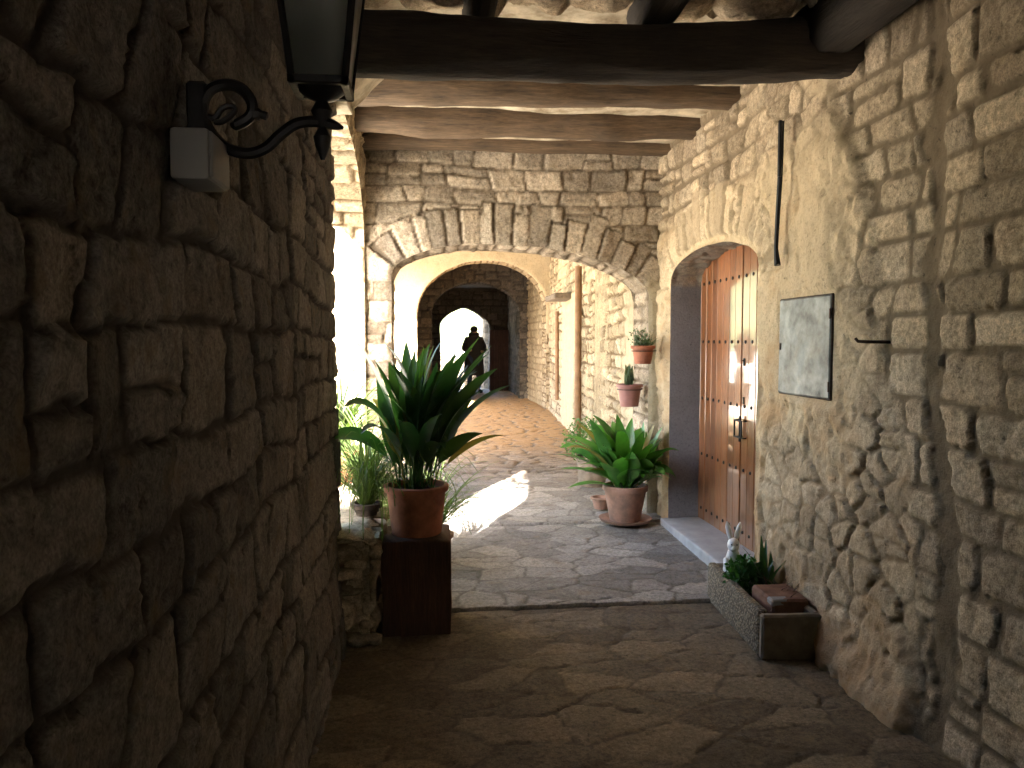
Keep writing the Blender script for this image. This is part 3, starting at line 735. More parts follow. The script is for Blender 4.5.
tag(mb.build('door_sill', simple('sill_stone', (.34, .33, .33), .75, .15, 8, bmp=.3)), 'smooth grey stone threshold slab in front of the plank door', 'threshold')

# ================================================================== WALL FITTINGS
wx = 1.914
p = empty('meter_cupboard', (wx, 3.70, 1.525), 'square grey galvanised metal hatch on the plaster right of the door', 'hatch')
mb = MB(); mb.box((-.006, 0, 0), (.03, .53, .50), .006); mb.rough(.003, 5, 2, 4); mb.build('door_panel', M_zinc, p)
mb = MB()
for (y, z, sy, sz) in ((0, .253, .535, .006), (0, -.253, .535, .006), (.267, 0, .006, .505), (-.267, 0, .006, .505)): mb.box((-.004, y, z), (.024, sy, sz), .002)
mb.build('frame', M_rust, p)
for z in (.16, -.19): MB().box((-.022, -.262, z), (.006, .012, .05), .002).build('hinge', M_rust, p)
MB().box((-.022, .245, .0), (.008, .014, .035), .002).build('latch', M_rust, p)
mb = MB(); pts = [(1.855, 3.90, 2.71), (1.85, 3.89, 2.55), (1.85, 3.90, 2.4), (1.855, 3.93, 2.2), (1.855, 3.94, 2.05), (1.855, 3.92, 1.96)]
mb.tube(pts, [.013, .013, .014, .013, .012, .018], 8); mb.tube([(1.84, 3.885, 2.71), (1.84, 3.885, 2.42)], .011, 6)
tag(mb.build('iron_strap', M_iron), 'long black iron bar hanging down the wall above the metal hatch', 'iron bar')
mb = MB(); mb.tube([(1.95, 3.02, 1.55), (1.85, 3.06, 1.55), (1.83, 3.09, 1.553), (1.825, 3.10, 1.565)], .007, 8)
tag(mb.build('iron_hook', M_rust), 'small rusty iron hook sticking out of the wall right of the hatch', 'hook')
# white junction box
b = empty('junction_box', (-.435, 1.53, 1.895), 'small white box fixed to the dark wall under the lantern bracket', 'box')
MB().box((0, 0, 0), (.07, .13, .095), .008, seg=2).build('casing', M_white, b)
MB().box((.037, 0, 0), (.008, .12, .085), .003).build('lid', M_white, b)

# ------------------------------------------------------------------ lantern
LY = 1.58
L = empty('wall_lantern', (-.47, LY, 1.97), 'black iron lantern with murky glass on a scrolled bracket at the upper left', 'lantern')
F = 760; PS = R(6.2); PT = R(3.17)
def gy(px, py, y):
    c, s, cp, sp = math.cos(PS), math.sin(PS), math.cos(PT), math.sin(PT)
    a = (px-512)/F; b = (384-py)/F
    dx = s*cp+a*c+b*s*sp; dy = c*cp-a*s+b*c*sp; dz = -sp+b*cp
    return Vector((dx/dy*y+.47, 0, 1.55+dz/dy*y-1.97))
tr = lambda L_: [gy(160+x/3.49, y/3.49, LY) for x, y in L_]
def spline(p, k=5):
    out = []
    for i in range(len(p)-1):
        p0, p1, p2, p3 = p[max(i-1, 0)], p[i], p[i+1], p[min(i+2, len(p)-1)]
        for j in range(k):
            t = j/k; out.append(.5*((2*p1)+(p2-p0)*t+(2*p0-5*p1+4*p2-p3)*t*t+(3*p1-p0-3*p2+p3)*t**3))
    return out+[p[-1]]
mb = MB()
mb.tube(spline(tr([(640, 447), (560, 425), (480, 430), (420, 470), (370, 515), (310, 535), (240, 520), (190, 480), (155, 420), (150, 360), (180, 310), (240, 295), (290, 315), (320, 360), (315, 405), (270, 435), (245, 432)])), [.003, .006, .009]+[.0115]*74+[.009, .007, .005, .003], 8)
mb.tube(spline(tr([(315, 402), (345, 398), (378, 408)])), [.011]*6+[.008]*4+[.003], 6)
mb.tube(spline(tr([(150, 400), (190, 412), (215, 380), (245, 370), (262, 382), (245, 405), (215, 425), (190, 425)])), .006, 6)
mb.build('bracket', M_iron, L)
MB().box((.02, 0, .03), (.04, .022, .12), .006).build('wall_plate', M_iron, L)
cx = gy(322, 100, LY).x; z0 = gy(322, 88, LY).z; zb_ = gy(322, 122, LY).z
mb = MB(); mb.lathe([(.004, zb_-.075), (.014, zb_-.05), (.018, zb_-.03), (.008, zb_-.012), (.014, zb_), (.022, zb_+.02), (.012, zb_+.04), (.03, z0-.02), (.055, z0)], (cx, 0, 0), 16); mb.build('finial', M_iron, L)
hb, ht, hh_ = .050, .084, .30
mb = MB()
for sx in (-1, 1):
    for sy in (-1, 1):
        mb.tube([(cx+sx*hb, sy*hb, z0), (cx+sx*ht, sy*ht, z0+hh_)], .008, 6)
for (h_, zz) in ((hb, z0), (ht, z0+hh_)):
    for sx in (-1, 1):
        mb.box((cx+sx*h_, 0, zz), (.016, 2*h_+.016, .016), .002); mb.box((cx, sx*h_, zz), (2*h_+.016, .016, .016), .002)
mb.build('frame', M_iron, L)
for ax_, sg in (('x', -1), ('x', 1), ('y', -1), ('y', 1)):
    mb = MB(); q = []
    for (h_, zz, e) in ((hb, z0+.006, -1), (hb, z0+.006, 1), (ht, z0+hh_-.006, 1), (ht, z0+hh_-.006, -1)):
        w_ = (h_-.006)*e
        q.append((cx+sg*h_, w_, zz) if ax_ == 'x' else (cx+w_, sg*h_, zz))
    mb.quad(q); me = mb.build('glass_pane', M_glass, L); mo = me.modifiers.new('t', 'SOLIDIFY'); mo.thickness = .003
mb = MB(); mb.lathe([(ht*1.5, z0+hh_+.01), (ht*1.3, z0+hh_+.03), (ht*.7, z0+hh_+.1), (.03, z0+hh_+.14), (.012, z0+hh_+.19)], (cx, 0, 0), 4); mb.build('roof', M_iron, L)
mb = MB(); mb.lathe([(.013, z0+.05), (.016, z0+.09), (.03, z0+.14), (.022, z0+.18), (.004, z0+.19)], (cx, 0, 0), 14); mb.build('bulb', M_porc, L)

# ================================================================== PLANTS
def leaf_strip(bm, base, az, el, length, width, droop, pet=.3, roll=0., fold=.25, n=12, curl=0., dx=1.6, mi=None):
    if mi is None: mi = random.choices((0, 1, 2), (6, 3, .5))[0]
    d = Vector((math.cos(az)*math.cos(el), math.sin(az)*math.cos(el), math.sin(el)))
    p = Vector(base); rows = []
    for i in range(n+1):
        t = i/n
        e = el-droop*t**dx; a = az+curl*t
        d = Vector((math.cos(a)*math.cos(e), math.sin(a)*math.cos(e), math.sin(e)))
        side = Vector((-math.sin(a), math.cos(a), 0)); up = side.cross(d)*-1
        side = (side*math.cos(roll)+up*math.sin(roll)); upn = d.cross(side)
        if t < pet: w = .004
        else:
            q = (t-pet)/(1-pet); w = max(.002, width*.5*math.sin(math.pi*min(1, q**.75))**.8)
        w_ = Vector((0, 0, 0))
        rows.append([bm.verts.new(p-side*w+upn*w*fold), bm.verts.new(p), bm.verts.new(p+side*w+upn*w*fold)])
        p = p+d*(length/n)
    for A, B in zip(rows, rows[1:]):
        for k in (0, 1): bm.faces.new((A[k], A[k+1], B[k+1], B[k])).material_index = mi

def pot(parent, r0, r1, h, mat, rim=.03, name='pot', z=0, xy=(0, 0)):
    mb = MB(); mb.lathe([(r0*.97, z), (r0, z+.01), (r1-.006, z+h-rim), (r1+.008, z+h-rim+.003), (r1+.010, z+h-.004), (r1+.004, z+h), (r1-.012, z+h), (r1-.016, z+h-.035), (.01, z+h-.04)], (*xy, 0), 36)
    mb.rough(.0015, 8, r0*9); return mb.build(name, mat, parent)
def soil(parent, r, z):
    mb = MB(); mb.lathe([(r, z-.02), (r, z), (r*.5, z+.012), (.01, z+.014)], (0, 0, 0), 20); mb.rough(.004, 40); return mb.build('soil', M_soil, parent)

# pedestal and the dark aspidistra
mb = MB(); mb.box((-.075, 4.13, .255), (.36, .36, .51), .012, seg=2); mb.rough(.009, 5, 4, 5)
tag(mb.build('pedestal_block', M_stump), 'dark reddish brown square block under the tall potted plant', 'pedestal')
P1 = empty('potted_aspidistra', (-.075, 4.12, .515), 'tall dark broad leaved plant in a terracotta pot on the square block', 'potted plant')
pot(P1, .135, .165, .265, M_terra, .035, 'terracotta_pot'); soil(P1, .148, .235)
rs = random.Random(5); bm = bmesh.new()
for k in range(72):
    az = rs.uniform(0, 2*math.pi); r = rs.uniform(0, .095)
    if rs.random() < .3: az = rs.uniform(-1.2, 1.0)
    el = R(rs.uniform(72, 89)); ln = rs.uniform(.46, .86); dr = R(rs.uniform(6, 55))
    dx = rs.choice([1.3, 1.8, 2.5, 3.5, 5]); dr = dr*(1+.25*dx)*.7
    leaf_strip(bm, (r*math.cos(az*1.7), r*math.sin(az*1.7), .235), az+rs.uniform(-.5, .5), el, ln, rs.uniform(.07, .105), dr, rs.uniform(.24, .38), rs.uniform(-1.1, 1.1), .3, 14, rs.uniform(-.9, .9), dx)
# leaves placed as in the photograph: tall one on the left, a fan to the right, drooping ones low on the left
for az, el, ln, dr, w, dx in ((172, 80, .98, 34, .10, 1.5), (12, 74, .88, 34, .115, 2), (-5, 64, .76, 48, .105, 2), (22, 77, .90, 26, .115, 1.6), (0, 74, .84, 40, .12, 2.5), (-20, 70, .8, 42, .115, 2), (195, 60, .62, 110, .11, 2.2), (165, 55, .56, 90, .11, 2), (215, 68, .7, 120, .11, 4), (-40, 54, .55, 50, .085, 2), (-12, 48, .54, 45, .08, 2), (-70, 72, .6, 70, .095, 2), (-100, 70, .58, 85, .10, 2.5), (-60, 64, .5, 110, .09, 2.5), (-130, 66, .6, 120, .09, 3)):
    az = R(az); leaf_strip(bm, (.04*math.cos(az), .04*math.sin(az), .235), az, R(el), ln, w, R(dr), .36, rs.uniform(-.7, .7), .32, 14, rs.uniform(-.3, .3), dx)
def finish(bm, name, mat, parent):
    me = bpy.data.meshes.new(name); bm.to_mesh(me); bm.free(); me.polygons.foreach_set('use_smooth', [True]*len(me.polygons))
    for m_ in (mat if isinstance(mat, list) else [mat]): me.materials.append(m_)
    o = bpy.data.objects.new(name, me); COL.objects.link(o); o.parent = parent; return o
finish(bm, 'foliage', [M_asp, M_aspb, M_yel], P1)

# right aspidistra with saucer
P2 = empty('potted_aspidistra', (1.58, 6.0, .085), 'bushy bright green broad leaved plant in a weathered clay pot beside the door', 'potted plant')
mb = MB(); mb.lathe([(.16, 0), (.20, .012), (.215, .035), (.205, .035), (.17, .016), (.01, .014)], (0, 0, 0), 32); mb.build('saucer', M_terra2, P2)
pot(P2, .125, .175, .29, M_terra2, .045, 'clay_pot', .016); soil(P2, .155, .275)
bm = bmesh.new()
for k in range(115):
    az = rs.uniform(0, 2*math.pi); r = rs.uniform(0, .10)
    el = R(rs.uniform(38, 88)); ln = rs.uniform(.30, .70); dr = R(rs.uniform(15, 90))
    leaf_strip(bm, (r*math.cos(az), r*math.sin(az), .275), az, el, ln, rs.uniform(.095, .14), dr, rs.uniform(.2, .3), rs.uniform(-.7, .7), .28, 12, rs.uniform(-.7, .7))
for az, el, ln, dr in ((180, 40, .66, 40), (172, 52, .66, 45), (190, 30, .60, 35), (0, 55, .6, 35), (10, 66, .62, 25), (100, 80, .62, 20), (200, 15, .55, 30)):
    leaf_strip(bm, (0, 0, .275), R(az), R(el), ln, .12, R(dr), .25, 0, .28, 12)
for v in bm.verts:
    if v.co.x > .2: v.co.x = .2+(v.co.x-.2)*.45
finish(bm, 'foliage', [M_asp2, M_asp2b, M_yel], P2)

def sprigs(bm, n, cx, cy, cz, rx, ry, rz, lsz, rs, base=None):
    for k in range(n):
        while True:
            v = Vector((rs.uniform(-1, 1), rs.uniform(-1, 1), rs.uniform(-1, 1)))
            if v.length < 1: break
        p = Vector((cx+v.x*rx, cy+v.y*ry, cz+v.z*rz))
        a = Vector((rs.gauss(0, 1), rs.gauss(0, 1), rs.gauss(.3, 1))).normalized(); b = a.orthogonal().normalized()
        b = (Matrix.Rotation(rs.uniform(0, 6.28), 3, a) @ b)
        l = lsz*rs.uniform(.6, 1.4)
        q = [p, p+a*l*.5+b*l*.28, p+a*l, p+a*l*.5-b*l*.28]
        bm.faces.new([bm.verts.new(x) for x in q])
P3 = empty('potted_shrub', (1.62, 7.45, .108), 'small pale pot with fine leaved shrub half hidden behind the bushy green plant', 'potted plant')
pot(P3, .13, .165, .30, M_concrete, .04, 'pale_pot'); soil(P3, .145, .27)
bm = bmesh.new()
for k in range(15):
    a = rs.uniform(0, 6.28); leaf_strip(bm, (0, 0, .27), a, R(rs.uniform(50, 85)), rs.uniform(.3, .5), .006, R(30), 0, n=6)
sprigs(bm, 1100, -.06, 0, .46, .24, .24, .24, .03, rs); finish(bm, 'foliage', M_fern, P3)
P3b = empty('flower_pot', (1.475, 6.42, .105), 'small low terracotta pot on the floor tucked behind the weathered clay pot', 'pot')
pot(P3b, .06, .085, .10, M_terra2, .02, 'pot')

# hanging pots
def hanging(loc, r, h, mat, label, kind):
    o = empty('wall_flowerpot', loc, label, 'flowerpot', group='flowerpots hung on the wall')
    pot(o, r*.74, r, h, mat, .028, 'pot', -h); soil(o, r*.85, -.025)
    mb = MB(); n = 20; mb.tube([(r*1.0*math.cos(2*math.pi*k/n), r*1.0*math.sin(2*math.pi*k/n), -.045) for k in range(n+1)], .004, 6); mb.tube([(r*.8, r*.55, -.045), (.19, .16, -.045)], .004, 6); mb.build('wire_ring', M_rust, o)
    bm = bmesh.new()
    if kind == 0:
        for k in range(60):
            leaf_strip(bm, (rs.uniform(-.05, .05), rs.uniform(-.05, .05), -.02), rs.uniform(0, 6.28), R(rs.uniform(25, 85)), rs.uniform(.08, .19), .012, R(rs.uniform(0, 50)), 0, n=6)
        sprigs(bm, 160, -.03, 0, .06, .11, .09, .08, .022, rs)
    else:
        for k in range(9):
            x, y = rs.uniform(-.03, .03), rs.uniform(-.03, .03); a = rs.uniform(0, 6.28)
            for q in range(5): leaf_strip(bm, (x, y, -.02), a+q*1.25, R(84), rs.uniform(.08, .20), .03, R(12), 0, n=6)
    finish(bm, 'foliage', M_cactus, o); return o
hanging((1.745, 6.10, 1.52), .092, .15, M_terra, 'upper orange terracotta flowerpot hung by the arch with spiky sprigs', 0)
hanging((1.70, 6.34, 1.19), .105, .19, M_mauve, 'lower mauve flowerpot hung beneath the orange one', 1)

# trough with rabbit
T = empty('stone_trough', (1.775, 3.90, 0), 'rough pebbled stone trough planter at the foot of the right wall', 'planter', R(-4))
mb = MB()
mb.box((-.125, .02, .115), (.05, .84, .23), .012, seg=2); mb.rough(.007, 9, 2, 4); mb.build('pebbled_side', M_pebble, T)
mb = MB(); mb.box((.13, .0, .115), (.04, .86, .23), .012); mb.rough(.005, 9, 3, 3); mb.build('back_side', M_concrete, T)
for y in (-.425, .425):
    mb = MB(); mb.box((.002, y, .112), (.296 if y < 0 else .21, .045, .225), .01); mb.rough(.005, 9, y, 3); mb.build('end_slab', M_concrete, T)
mb = MB(); mb.box((.005, 0, .09), (.205, .82, .12), .0); mb.rough(.008, 16, 1, 6); mb.build('soil', M_soil, T)
mb = MB(); mb.box((1.80, 3.70, .205), (.20, .26, .11), .012); mb.rough(.006, 7, 2, 3)
tag(mb.build('clay_brick', simple('dull_brick', (.17, .085, .055), .95, .4, 14, bmp=.6)), 'reddish hollow clay brick lying in the near end of the trough', 'brick')
mb = MB(); mb.box((1.745, 3.60, .243), (.10, .06, .035), .008); mb.rough(.004, 12, 5, 2)
tag(mb.build('broken_tile', M_white), 'small pale broken tile on the soil of the trough', 'tile')
# rabbit figurine
rb = MB(); prof = [(.030, 0), (.043, .02), (.045, .06), (.038, .10), (.028, .135), (.024, .15)]
rb.lathe(prof, (0, 0, 0), 20, 1, .85); rb.ball((0, -.004, .178), .031, 3, (.88, 1.05, 1.15)); rb.ball((0, -.032, .168), .013, 2)
for s_ in (-1, 1):
    rb.tube([(s_*.010, 0, .20), (s_*.018, .002, .235), (s_*.026, .004, .265), (s_*.030, .004, .288)], [.009, .013, .011, .003], 8)
    rb.tube([(s_*.030, -.01, .11), (s_*.036, -.035, .085), (s_*.015, -.047, .07)], [.014, .012, .010], 8); rb.ball((s_*.026, -.035, .012), .018, 2, (.8, 1.4, .7))
ro = empty('rabbit_figurine', (1.735, 4.16, .17), 'small white upright ceramic rabbit standing in the trough', 'figurine', R(-15))
ro.scale = (1.25, 1.25, 1.2); rb.build('body', M_porc, ro)
for s_ in (-1, 1): MB().ball((s_*.012, -.034, .186), .004, 1).build('eye', M_iron, ro)
o = empty('leafy_clump', (1.745, 4.03, .14), 'dark green leafy clump growing in the trough below the rabbit', 'plant')
bm = bmesh.new(); sprigs(bm, 900, 0, 0, .10, .10, .12, .10, .035, rs); finish(bm, 'foliage', leafmat('clump_leaf', (.02, .08, .015), (.05, .15, .03), .25, .45), o)
o = empty('dark_succulent', (1.83, 3.95, .14), 'dark sword leaved plant leaning on the wall in the trough', 'plant')
bm = bmesh.new()
for k in range(12): leaf_strip(bm, (rs.uniform(-.03, .03), rs.uniform(-.06, .06), 0), rs.uniform(0, 6.28), R(rs.uniform(60, 86)), rs.uniform(.18, .34), .035, R(25), 0, rs.uniform(-.3, .3), .4, 8)
finish(bm, 'foliage', M_asp, o)
o = empty('dry_plant', (1.84, 3.74, .16), 'withered brown stems bent against the wall in the trough', 'plant')
bm = bmesh.new()
for k in range(26): leaf_strip(bm, (rs.uniform(-.05, .04), rs.uniform(-.10, .12), 0), rs.uniform(0, 6.28), R(rs.uniform(40, 86)), rs.uniform(.12, .24), .014, R(rs.uniform(40, 120)), 0, n=8)
finish(bm, 'stems', simple('dry_leaf', (.12, .075, .045), .9, .3, 30), o)

# grassy plant and sunlit pots in the side opening
def grassy(loc, label, n, lr, mat, potmat, pr, ph, seed, wid=.008, drp=(60, 160)):
    o = empty('grassy_plant', loc, label, 'potted plant'); q = random.Random(seed)
    pot(o, pr*.75, pr, ph, potmat, .03, 'pot'); soil(o, pr*.85, ph-.03)
    bm = bmesh.new()
    for k in range(n):
        a = q.uniform(0, 6.28); leaf_strip(bm, (q.uniform(-.03, .03), q.uniform(-.03, .03), ph-.02), a, R(q.uniform(45, 88)), q.uniform(*lr), wid, R(q.uniform(*drp)), 0, q.uniform(-.5, .5), .2, 9, q.uniform(-.5, .5))
    finish(bm, 'foliage', mat, o); return o
grassy((-.36, 4.34, .57), 'wispy grass like plant spilling over the parapet behind the tall plant', 430, (.35, .95), M_grass, M_soil, .08, .07, 3, .007, (90, 190))
grassy((-.62, 5.35, .57), 'sunlit orange pot with yellow green grassy leaves in the side opening', 170, (.3, .7), M_grass, M_terra, .15, .24, 9, .014, (30, 110))
grassy((.02, 5.15, .05), 'pale green spiky grass in a low pot on the floor behind the tall plant', 170, (.4, .75), M_grass, M_terra2, .13, .2, 14, .010, (50, 120))

# ================================================================== DETAILS OF THE SECOND BAY
def wallx(y): return 1.84+.0708*(y-6.72)
mb = MB(); mb.tube([(wallx(10.3)-.06, 10.3, z) for z in (.14, .6, 1.2, 1.8, 2.58)], .048, 14)
tag(mb.build('drain_pipe', M_pipe), 'brown drain pipe running down the cream wall beyond the first arch', 'pipe')
mb = MB(); mb.tube([(wallx(13.6)-.03, 13.6, z) for z in (.5, 1.2, 2.1)], .035, 10)
tag(mb.build('thin_pipe', M_pipe), 'thin rusty pipe on the smooth plaster near the second arch', 'pipe')
mb = MB(); mb.box((wallx(12.1)-.12, 12.1, 2.26), (.36, .95, .09), .015); mb.rough(.012, 4, 3, 3)
tag(mb.build('stone_lintel', M_concrete), 'short grey stone ledge jutting from the cream wall above the smooth plaster', 'ledge')

# dark door leaf beside the exit
o = empty('gate_leaf', (1.98, 21.7, .15), 'dark wooden gate leaf standing open right of the person', 'gate')
mb = MB()
for k in range(4): mb.box((-.20+.135*k, 0, .87), (.13, .05, 1.74), .008)
mb.build('planks', M_stump, o)
for z in (.35, 1.4): MB().box((0, -.04, z), (.53, .03, .1), .005).build('ledge', M_stump, o)

# ------------------------------------------------------------------ person
def person(loc, rz):
    root = empty('person', loc, 'person in a long dark coat and jeans standing in the far archway', 'person', rz); root.scale = (1.05, 1.05, 1.05)
    J = {'pel': (0, 0, .93), 'sp': (0, .0, 1.12), 'ch': (0, -.01, 1.32), 'nk': (0, 0, 1.47), 'hd0': (0, -.015, 1.55), 'hd': (0, -.02, 1.62), 'top': (0, -.01, 1.69),
         'hl': (.10, 0, .88), 'kl': (.115, -.02, .48), 'al': (.12, .02, .09), 'tl': (.14, -.16, .03),
         'hr': (-.10, 0, .88), 'kr': (-.12, -.02, .48), 'ar': (-.13, .02, .09), 'tr': (-.16, -.15, .03),
         'sl': (.19, 0, 1.39), 'el': (.29, .03, 1.13), 'wl': (.20, -.17, 1.07), 'fl': (.14, -.23, 1.09),
         'sr': (-.19, 0, 1.39), 'er': (-.28, .03, 1.13), 'wr': (-.17, -.19, 1.10), 'fr': (-.10, -.24, 1.12)}
    rad = dict(pel=.15, sp=.13, ch=.15, nk=.055, hd0=.062, hd=.085, top=.07, hl=.095, kl=.065, al=.045, tl=.04, hr=.095, kr=.065, ar=.045, tr=.04, sl=.07, el=.05, wl=.034, fl=.035, sr=.07, er=.05, wr=.034, fr=.035)
    E_ = [('pel', 'sp'), ('sp', 'ch'), ('ch', 'nk'), ('nk', 'hd0'), ('hd0', 'hd'), ('hd', 'top'), ('pel', 'hl'), ('hl', 'kl'), ('kl', 'al'), ('al', 'tl'), ('pel', 'hr'), ('hr', 'kr'), ('kr', 'ar'), ('ar', 'tr'), ('ch', 'sl'), ('sl', 'el'), ('el', 'wl'), ('wl', 'fl'), ('ch', 'sr'), ('sr', 'er'), ('er', 'wr'), ('wr', 'fr')]
    def skin(name, keys, edges, scale, mat, rootk):
        me = bpy.data.meshes.new(name); ks = list(keys)
        me.from_pydata([J[k] for k in ks], [(ks.index(a), ks.index(b)) for a, b in edges], [])
        o = bpy.data.objects.new(name, me); COL.objects.link(o); o.parent = root
        o.modifiers.new('s', 'SKIN'); 
        for i, k in enumerate(ks):
            r = rad[k]*scale; me.skin_vertices[0].data[i].radius = (r, r); me.skin_vertices[0].data[i].use_root = (k == rootk)
        su = o.modifiers.new('u', 'SUBSURF'); su.levels = 2; su.render_levels = 2
        me.materials.append(mat); return o
    skin('body', J, E_, 1., M_skin, 'pel')
    lk = ['pel', 'hl', 'kl', 'al', 'hr', 'kr', 'ar']
    skin('jeans', lk, [e for e in E_ if e[0] in lk and e[1] in lk], 1.16, M_jeans, 'pel')
    ck = ['ch', 'sp', 'sl', 'el', 'wl', 'sr', 'er', 'wr']
    skin('coat_sleeves', ck, [('sp', 'ch'), ('ch', 'sl'), ('sl', 'el'), ('el', 'wl'), ('ch', 'sr'), ('sr', 'er'), ('er', 'wr')], 1.35, M_coat, 'ch')
    mb = MB(); mb.lathe([(.085, 1.55), (.12, 1.50), (.19, 1.44), (.235, 1.36), (.245, 1.22), (.235, 1.05), (.25, .90), (.265, .65), (.27, .48), (.27, .455), (.2, .9)], (0, .01, 0), 28, 1, .72); mb.rough(.012, 5, 2); mb.build('coat', M_coat, root)
    mb = MB(); mb.ball((0, .0, 1.655), .112, 3, (.92, 1.05, .85)); mb.ball((0, .02, 1.52), .15, 2, (1, .75, .6)); mb.build('cap', M_coat, root)
    for s_ in (-1, 1): MB().box((s_*.145, -.07, .04), (.10, .27, .08), .025, seg=2).build('shoe', M_coat, root)
    return root
person((1.22, 20.9, .155), R(8))

# ================================================================== OUTSIDE
S = Surf()
U, V = np.meshgrid(np.concatenate([np.linspace(-500, -12, 30), np.linspace(-11, 11, 60), np.linspace(12, 500, 30)]), np.concatenate([np.linspace(-500, -12, 30), np.linspace(-11, 40, 100), np.linspace(42, 500, 30)]), indexing='ij')
S.grid(np.stack([U, V, -.06+.04*fbm(U*.6, V*.6, 3, 3)*(np.abs(U) > 3)], -1)); tag(S.build('ground', M_ground), kind='structure')
S = Surf()
th, rr_ = np.meshgrid(np.linspace(0, 2*math.pi, 121), np.linspace(150, 480, 24), indexing='ij')
hz = (25+70*(fbm(np.cos(th)*2+5, np.sin(th)*2+5, 7, 4)+.35))*np.sin(np.clip((rr_-150)/330, 0, 1)*math.pi)
S.grid(np.stack([rr_*np.cos(th), rr_*np.sin(th), hz-.5], -1)); tag(S.build('hills', M_hill), kind='structure')
M_far = masonry('far_rubble', [(.14, .12, .09), (.17, .145, .11), (.11, .095, .07)], (.012, .01, .008), plaster=(.14, .12, .09))
# rubble wall and house corner beyond the exit
S = Surf()
path_wall(S, [(-3, 26.2), (1.6, 26.0, .04)], np.arange(-.1, 1.25, .04), lambda U, Z, X, Y: b3_layout(U, Z, X, Y), 1)
p_ = S.v[0]; p_[:, 2] = np.where(p_[:, 2] > .05, p_[:, 2]*(1.0-.28*np.clip((p_[:, 0]-.3)/1.0, 0, 1)), p_[:, 2])
S.box((-3, 26.08, -.1), (.4, 26.5, 1.1)); S.box((.4, 26.12, -.1), (1.5, 26.5, .78))
tag(S.build('garden_wall', M_far), 'sunlit low rubble wall outside the far exit arch', 'wall')
S = Surf()
path_wall(S, [(1.80, 28), (1.72, 24.2, .05), (3.6, 24.1, .06)], np.arange(-.1, 3.0, .05), lambda U, Z, X, Y: b3_layout(U, Z, X, Y), 1)
S.box((1.8, 24.25, -.1), (3.6, 28, 3.0)); tag(S.build('stone_building', M_far), 'grey stone house corner seen through the exit right of the person', 'building')

def tree(x, y, h, r, seed, label):
    q = random.Random(seed); o = empty('olive_tree', (x, y, -.06), label, 'tree', group='trees on the terrace')
    mb = MB(); top = Vector((q.uniform(-.3, .3), q.uniform(-.3, .3), h*.5))
    mb.tube([(0, 0, 0), (.05, .03, h*.18), tuple(top*.6+Vector((0, 0, h*.05))), tuple(top)], [.16*h/5, .12*h/5, .09*h/5, .06*h/5], 10)
    cl = []
    for k in range(9):
        a = k*.7+q.uniform(-.3, .3); e = Vector((math.cos(a)*r*q.uniform(.4, .8), math.sin(a)*r*q.uniform(.4, .8), h*q.uniform(.6, .92)))
        mb.tube([tuple(top*.8), tuple((top+e)*.5+Vector((0, 0, .1))), tuple(e)], [.05*h/5, .035*h/5, .012*h/5], 6); cl.append(e)
    mb.build('trunk', M_bark, o); bm = bmesh.new()
    for e in cl+[top+Vector((0, 0, h*.35))]: sprigs(bm, 420, e.x, e.y, e.z, r*.42, r*.42, r*.34, .13, q)
    finish(bm, 'crown', M_treeleaf, o)
tree(-6.5, 11, 4.6, 1.7, 1, 'olive tree on the terrace outside the arcade')
tree(-9, 5.5, 5.2, 2.0, 2, 'larger olive tree further out on the terrace')
tree(-6, 19, 4.2, 1.6, 3, 'olive tree beyond the second arch outside')
# unseen canopy, added to keep direct sun off the second bay floor
mb = MB(); mb.box((-1.63, 8.6, 3.02), (.62, 3.5, .10), .01)
po = empty('sun_blocker_canopy', (0, 0, 0), 'tiled canopy added out of view to keep sun off the arcade floor', 'canopy'); mb.build('tiles', M_tile, po)
for y in (7.1, 9.7):
    MB().box((-1.88, y, 1.45), (.12, .12, 2.95), .01).build('post', M_beamy, po)

hv = empty('sun_blocker_vine', (-1.06, 3.85, 3.3), 'leafy creeper added out of view over the side arch to fray the sun patch', 'plant')  # unseen, added so its leaves break up the edge of the sun patch
bm = bmesh.new(); sprigs(bm, 170, 0, 0, -.32, .10, .50, .34, .075, rs)
for k in range(12): leaf_strip(bm, (0, rs.uniform(-.4, .4), 0), 0, R(-80), rs.uniform(.3, .7), .008, .2, 0, n=5, mi=0)
finish(bm, 'foliage', M_fern, hv)
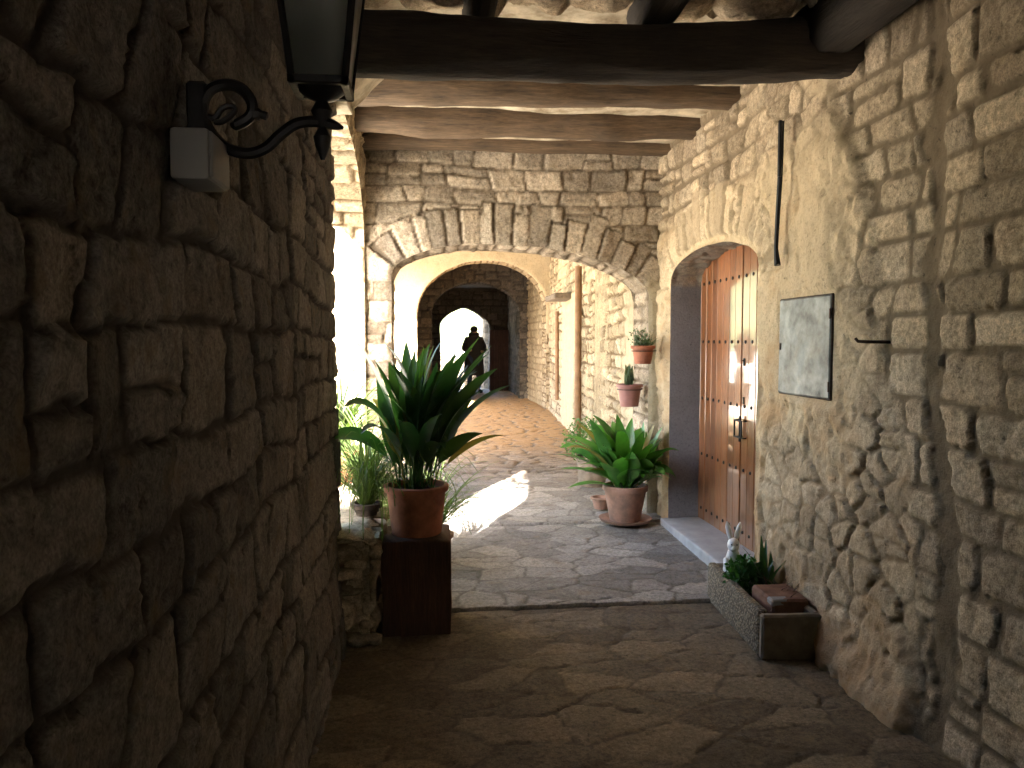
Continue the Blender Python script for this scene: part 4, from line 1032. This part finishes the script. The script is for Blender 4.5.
# pillar outside the side arch and house behind: both unseen, added to block sun
mb = MB(); mb.box((-1.44, 4.02, 2.5), (.33, .30, 5.2), .02); mb.rough(.012, 3, 2, 6)
tag(mb.build('sun_blocker_pillar', M_ceil), 'square pillar added out of view to keep the sun off the arch pier', 'pillar')
nh = empty('sun_blocker_house', (-3.7, -6.6, 0), 'house added behind the viewer to keep sun out of the passage', 'house')
MB().box((0, 0, 3.2), (4.6, 5.0, 6.6), .02).build('wall', M_ceil, nh)
mb = MB(); mb.box((0, 0, 6.6), (5.2, 5.6, .18), .02); mb.build('roof', M_tile, nh)
for x in (-1.2, 1.1):
    f = MB().box((x, 2.5, 4.2), (.9, .08, 1.2), .01).build('window', M_beamy, nh); MB().box((x, 2.535, 4.2), (.76, .03, 1.06), .0).build('pane', M_zinc, f)

# back end of the passage, behind the camera
S = Surf()
ak = Opening(.3, 1.2, -.1, 1.7, 1.7, .3, 2., 0, 23)
arch_wall(S, (0, -7), (1, 0), (0, 1), np.arange(-1, 2.7, .06), np.arange(-.1, 3.75, .06), .5, [ak], lay_front(37, (.14, .24), (.2, .4)), soff_seed=39)
tag(S.build('entrance_arch', M_dim), 'arch at the near end of the passage', 'arch')

# ================================================================== LIGHT
SUN_EL = R(33); hd = Vector((.46, .89, 0)).normalized()
dirv = Vector((hd.x*math.cos(SUN_EL), hd.y*math.cos(SUN_EL), -math.sin(SUN_EL)))
sl = bpy.data.lights.new('sun', 'SUN'); sl.energy = 5; sl.angle = R(.53); sl.color = (1, .95, .87)
so = bpy.data.objects.new('sun', sl); COL.objects.link(so); so.rotation_euler = dirv.to_track_quat('-Z', 'Y').to_euler(); so.location = (-20, -20, 30)
w = bpy.data.worlds.new('World'); scn.world = w; w.use_nodes = True; nt = w.node_tree
sky = nt.nodes.new('ShaderNodeTexSky'); sky.sky_type = 'NISHITA'; sky.sun_disc = False; sky.sun_elevation = SUN_EL
sky.sun_rotation = math.atan2(-hd.x, -hd.y); sky.air_density = 1; sky.dust_density = 2.5; sky.ozone_density = 1
nt.links.new(sky.outputs[0], nt.nodes['Background'].inputs[0]); nt.nodes['Background'].inputs[1].default_value = .12

scn.view_settings.view_transform = 'Standard'; scn.view_settings.look = 'None'; scn.view_settings.gamma = 1
scn.view_settings.exposure = 4.55
cy = scn.cycles
cy.use_denoising = True; cy.denoiser = 'OPENIMAGEDENOISE'; cy.denoising_input_passes = 'RGB_ALBEDO_NORMAL'
cy.max_bounces = 14; cy.diffuse_bounces = 10; cy.glossy_bounces = 4; cy.transmission_bounces = 6; cy.transparent_max_bounces = 6
cy.sample_clamp_indirect = 8; cy.caustics_reflective = False; cy.caustics_refractive = False
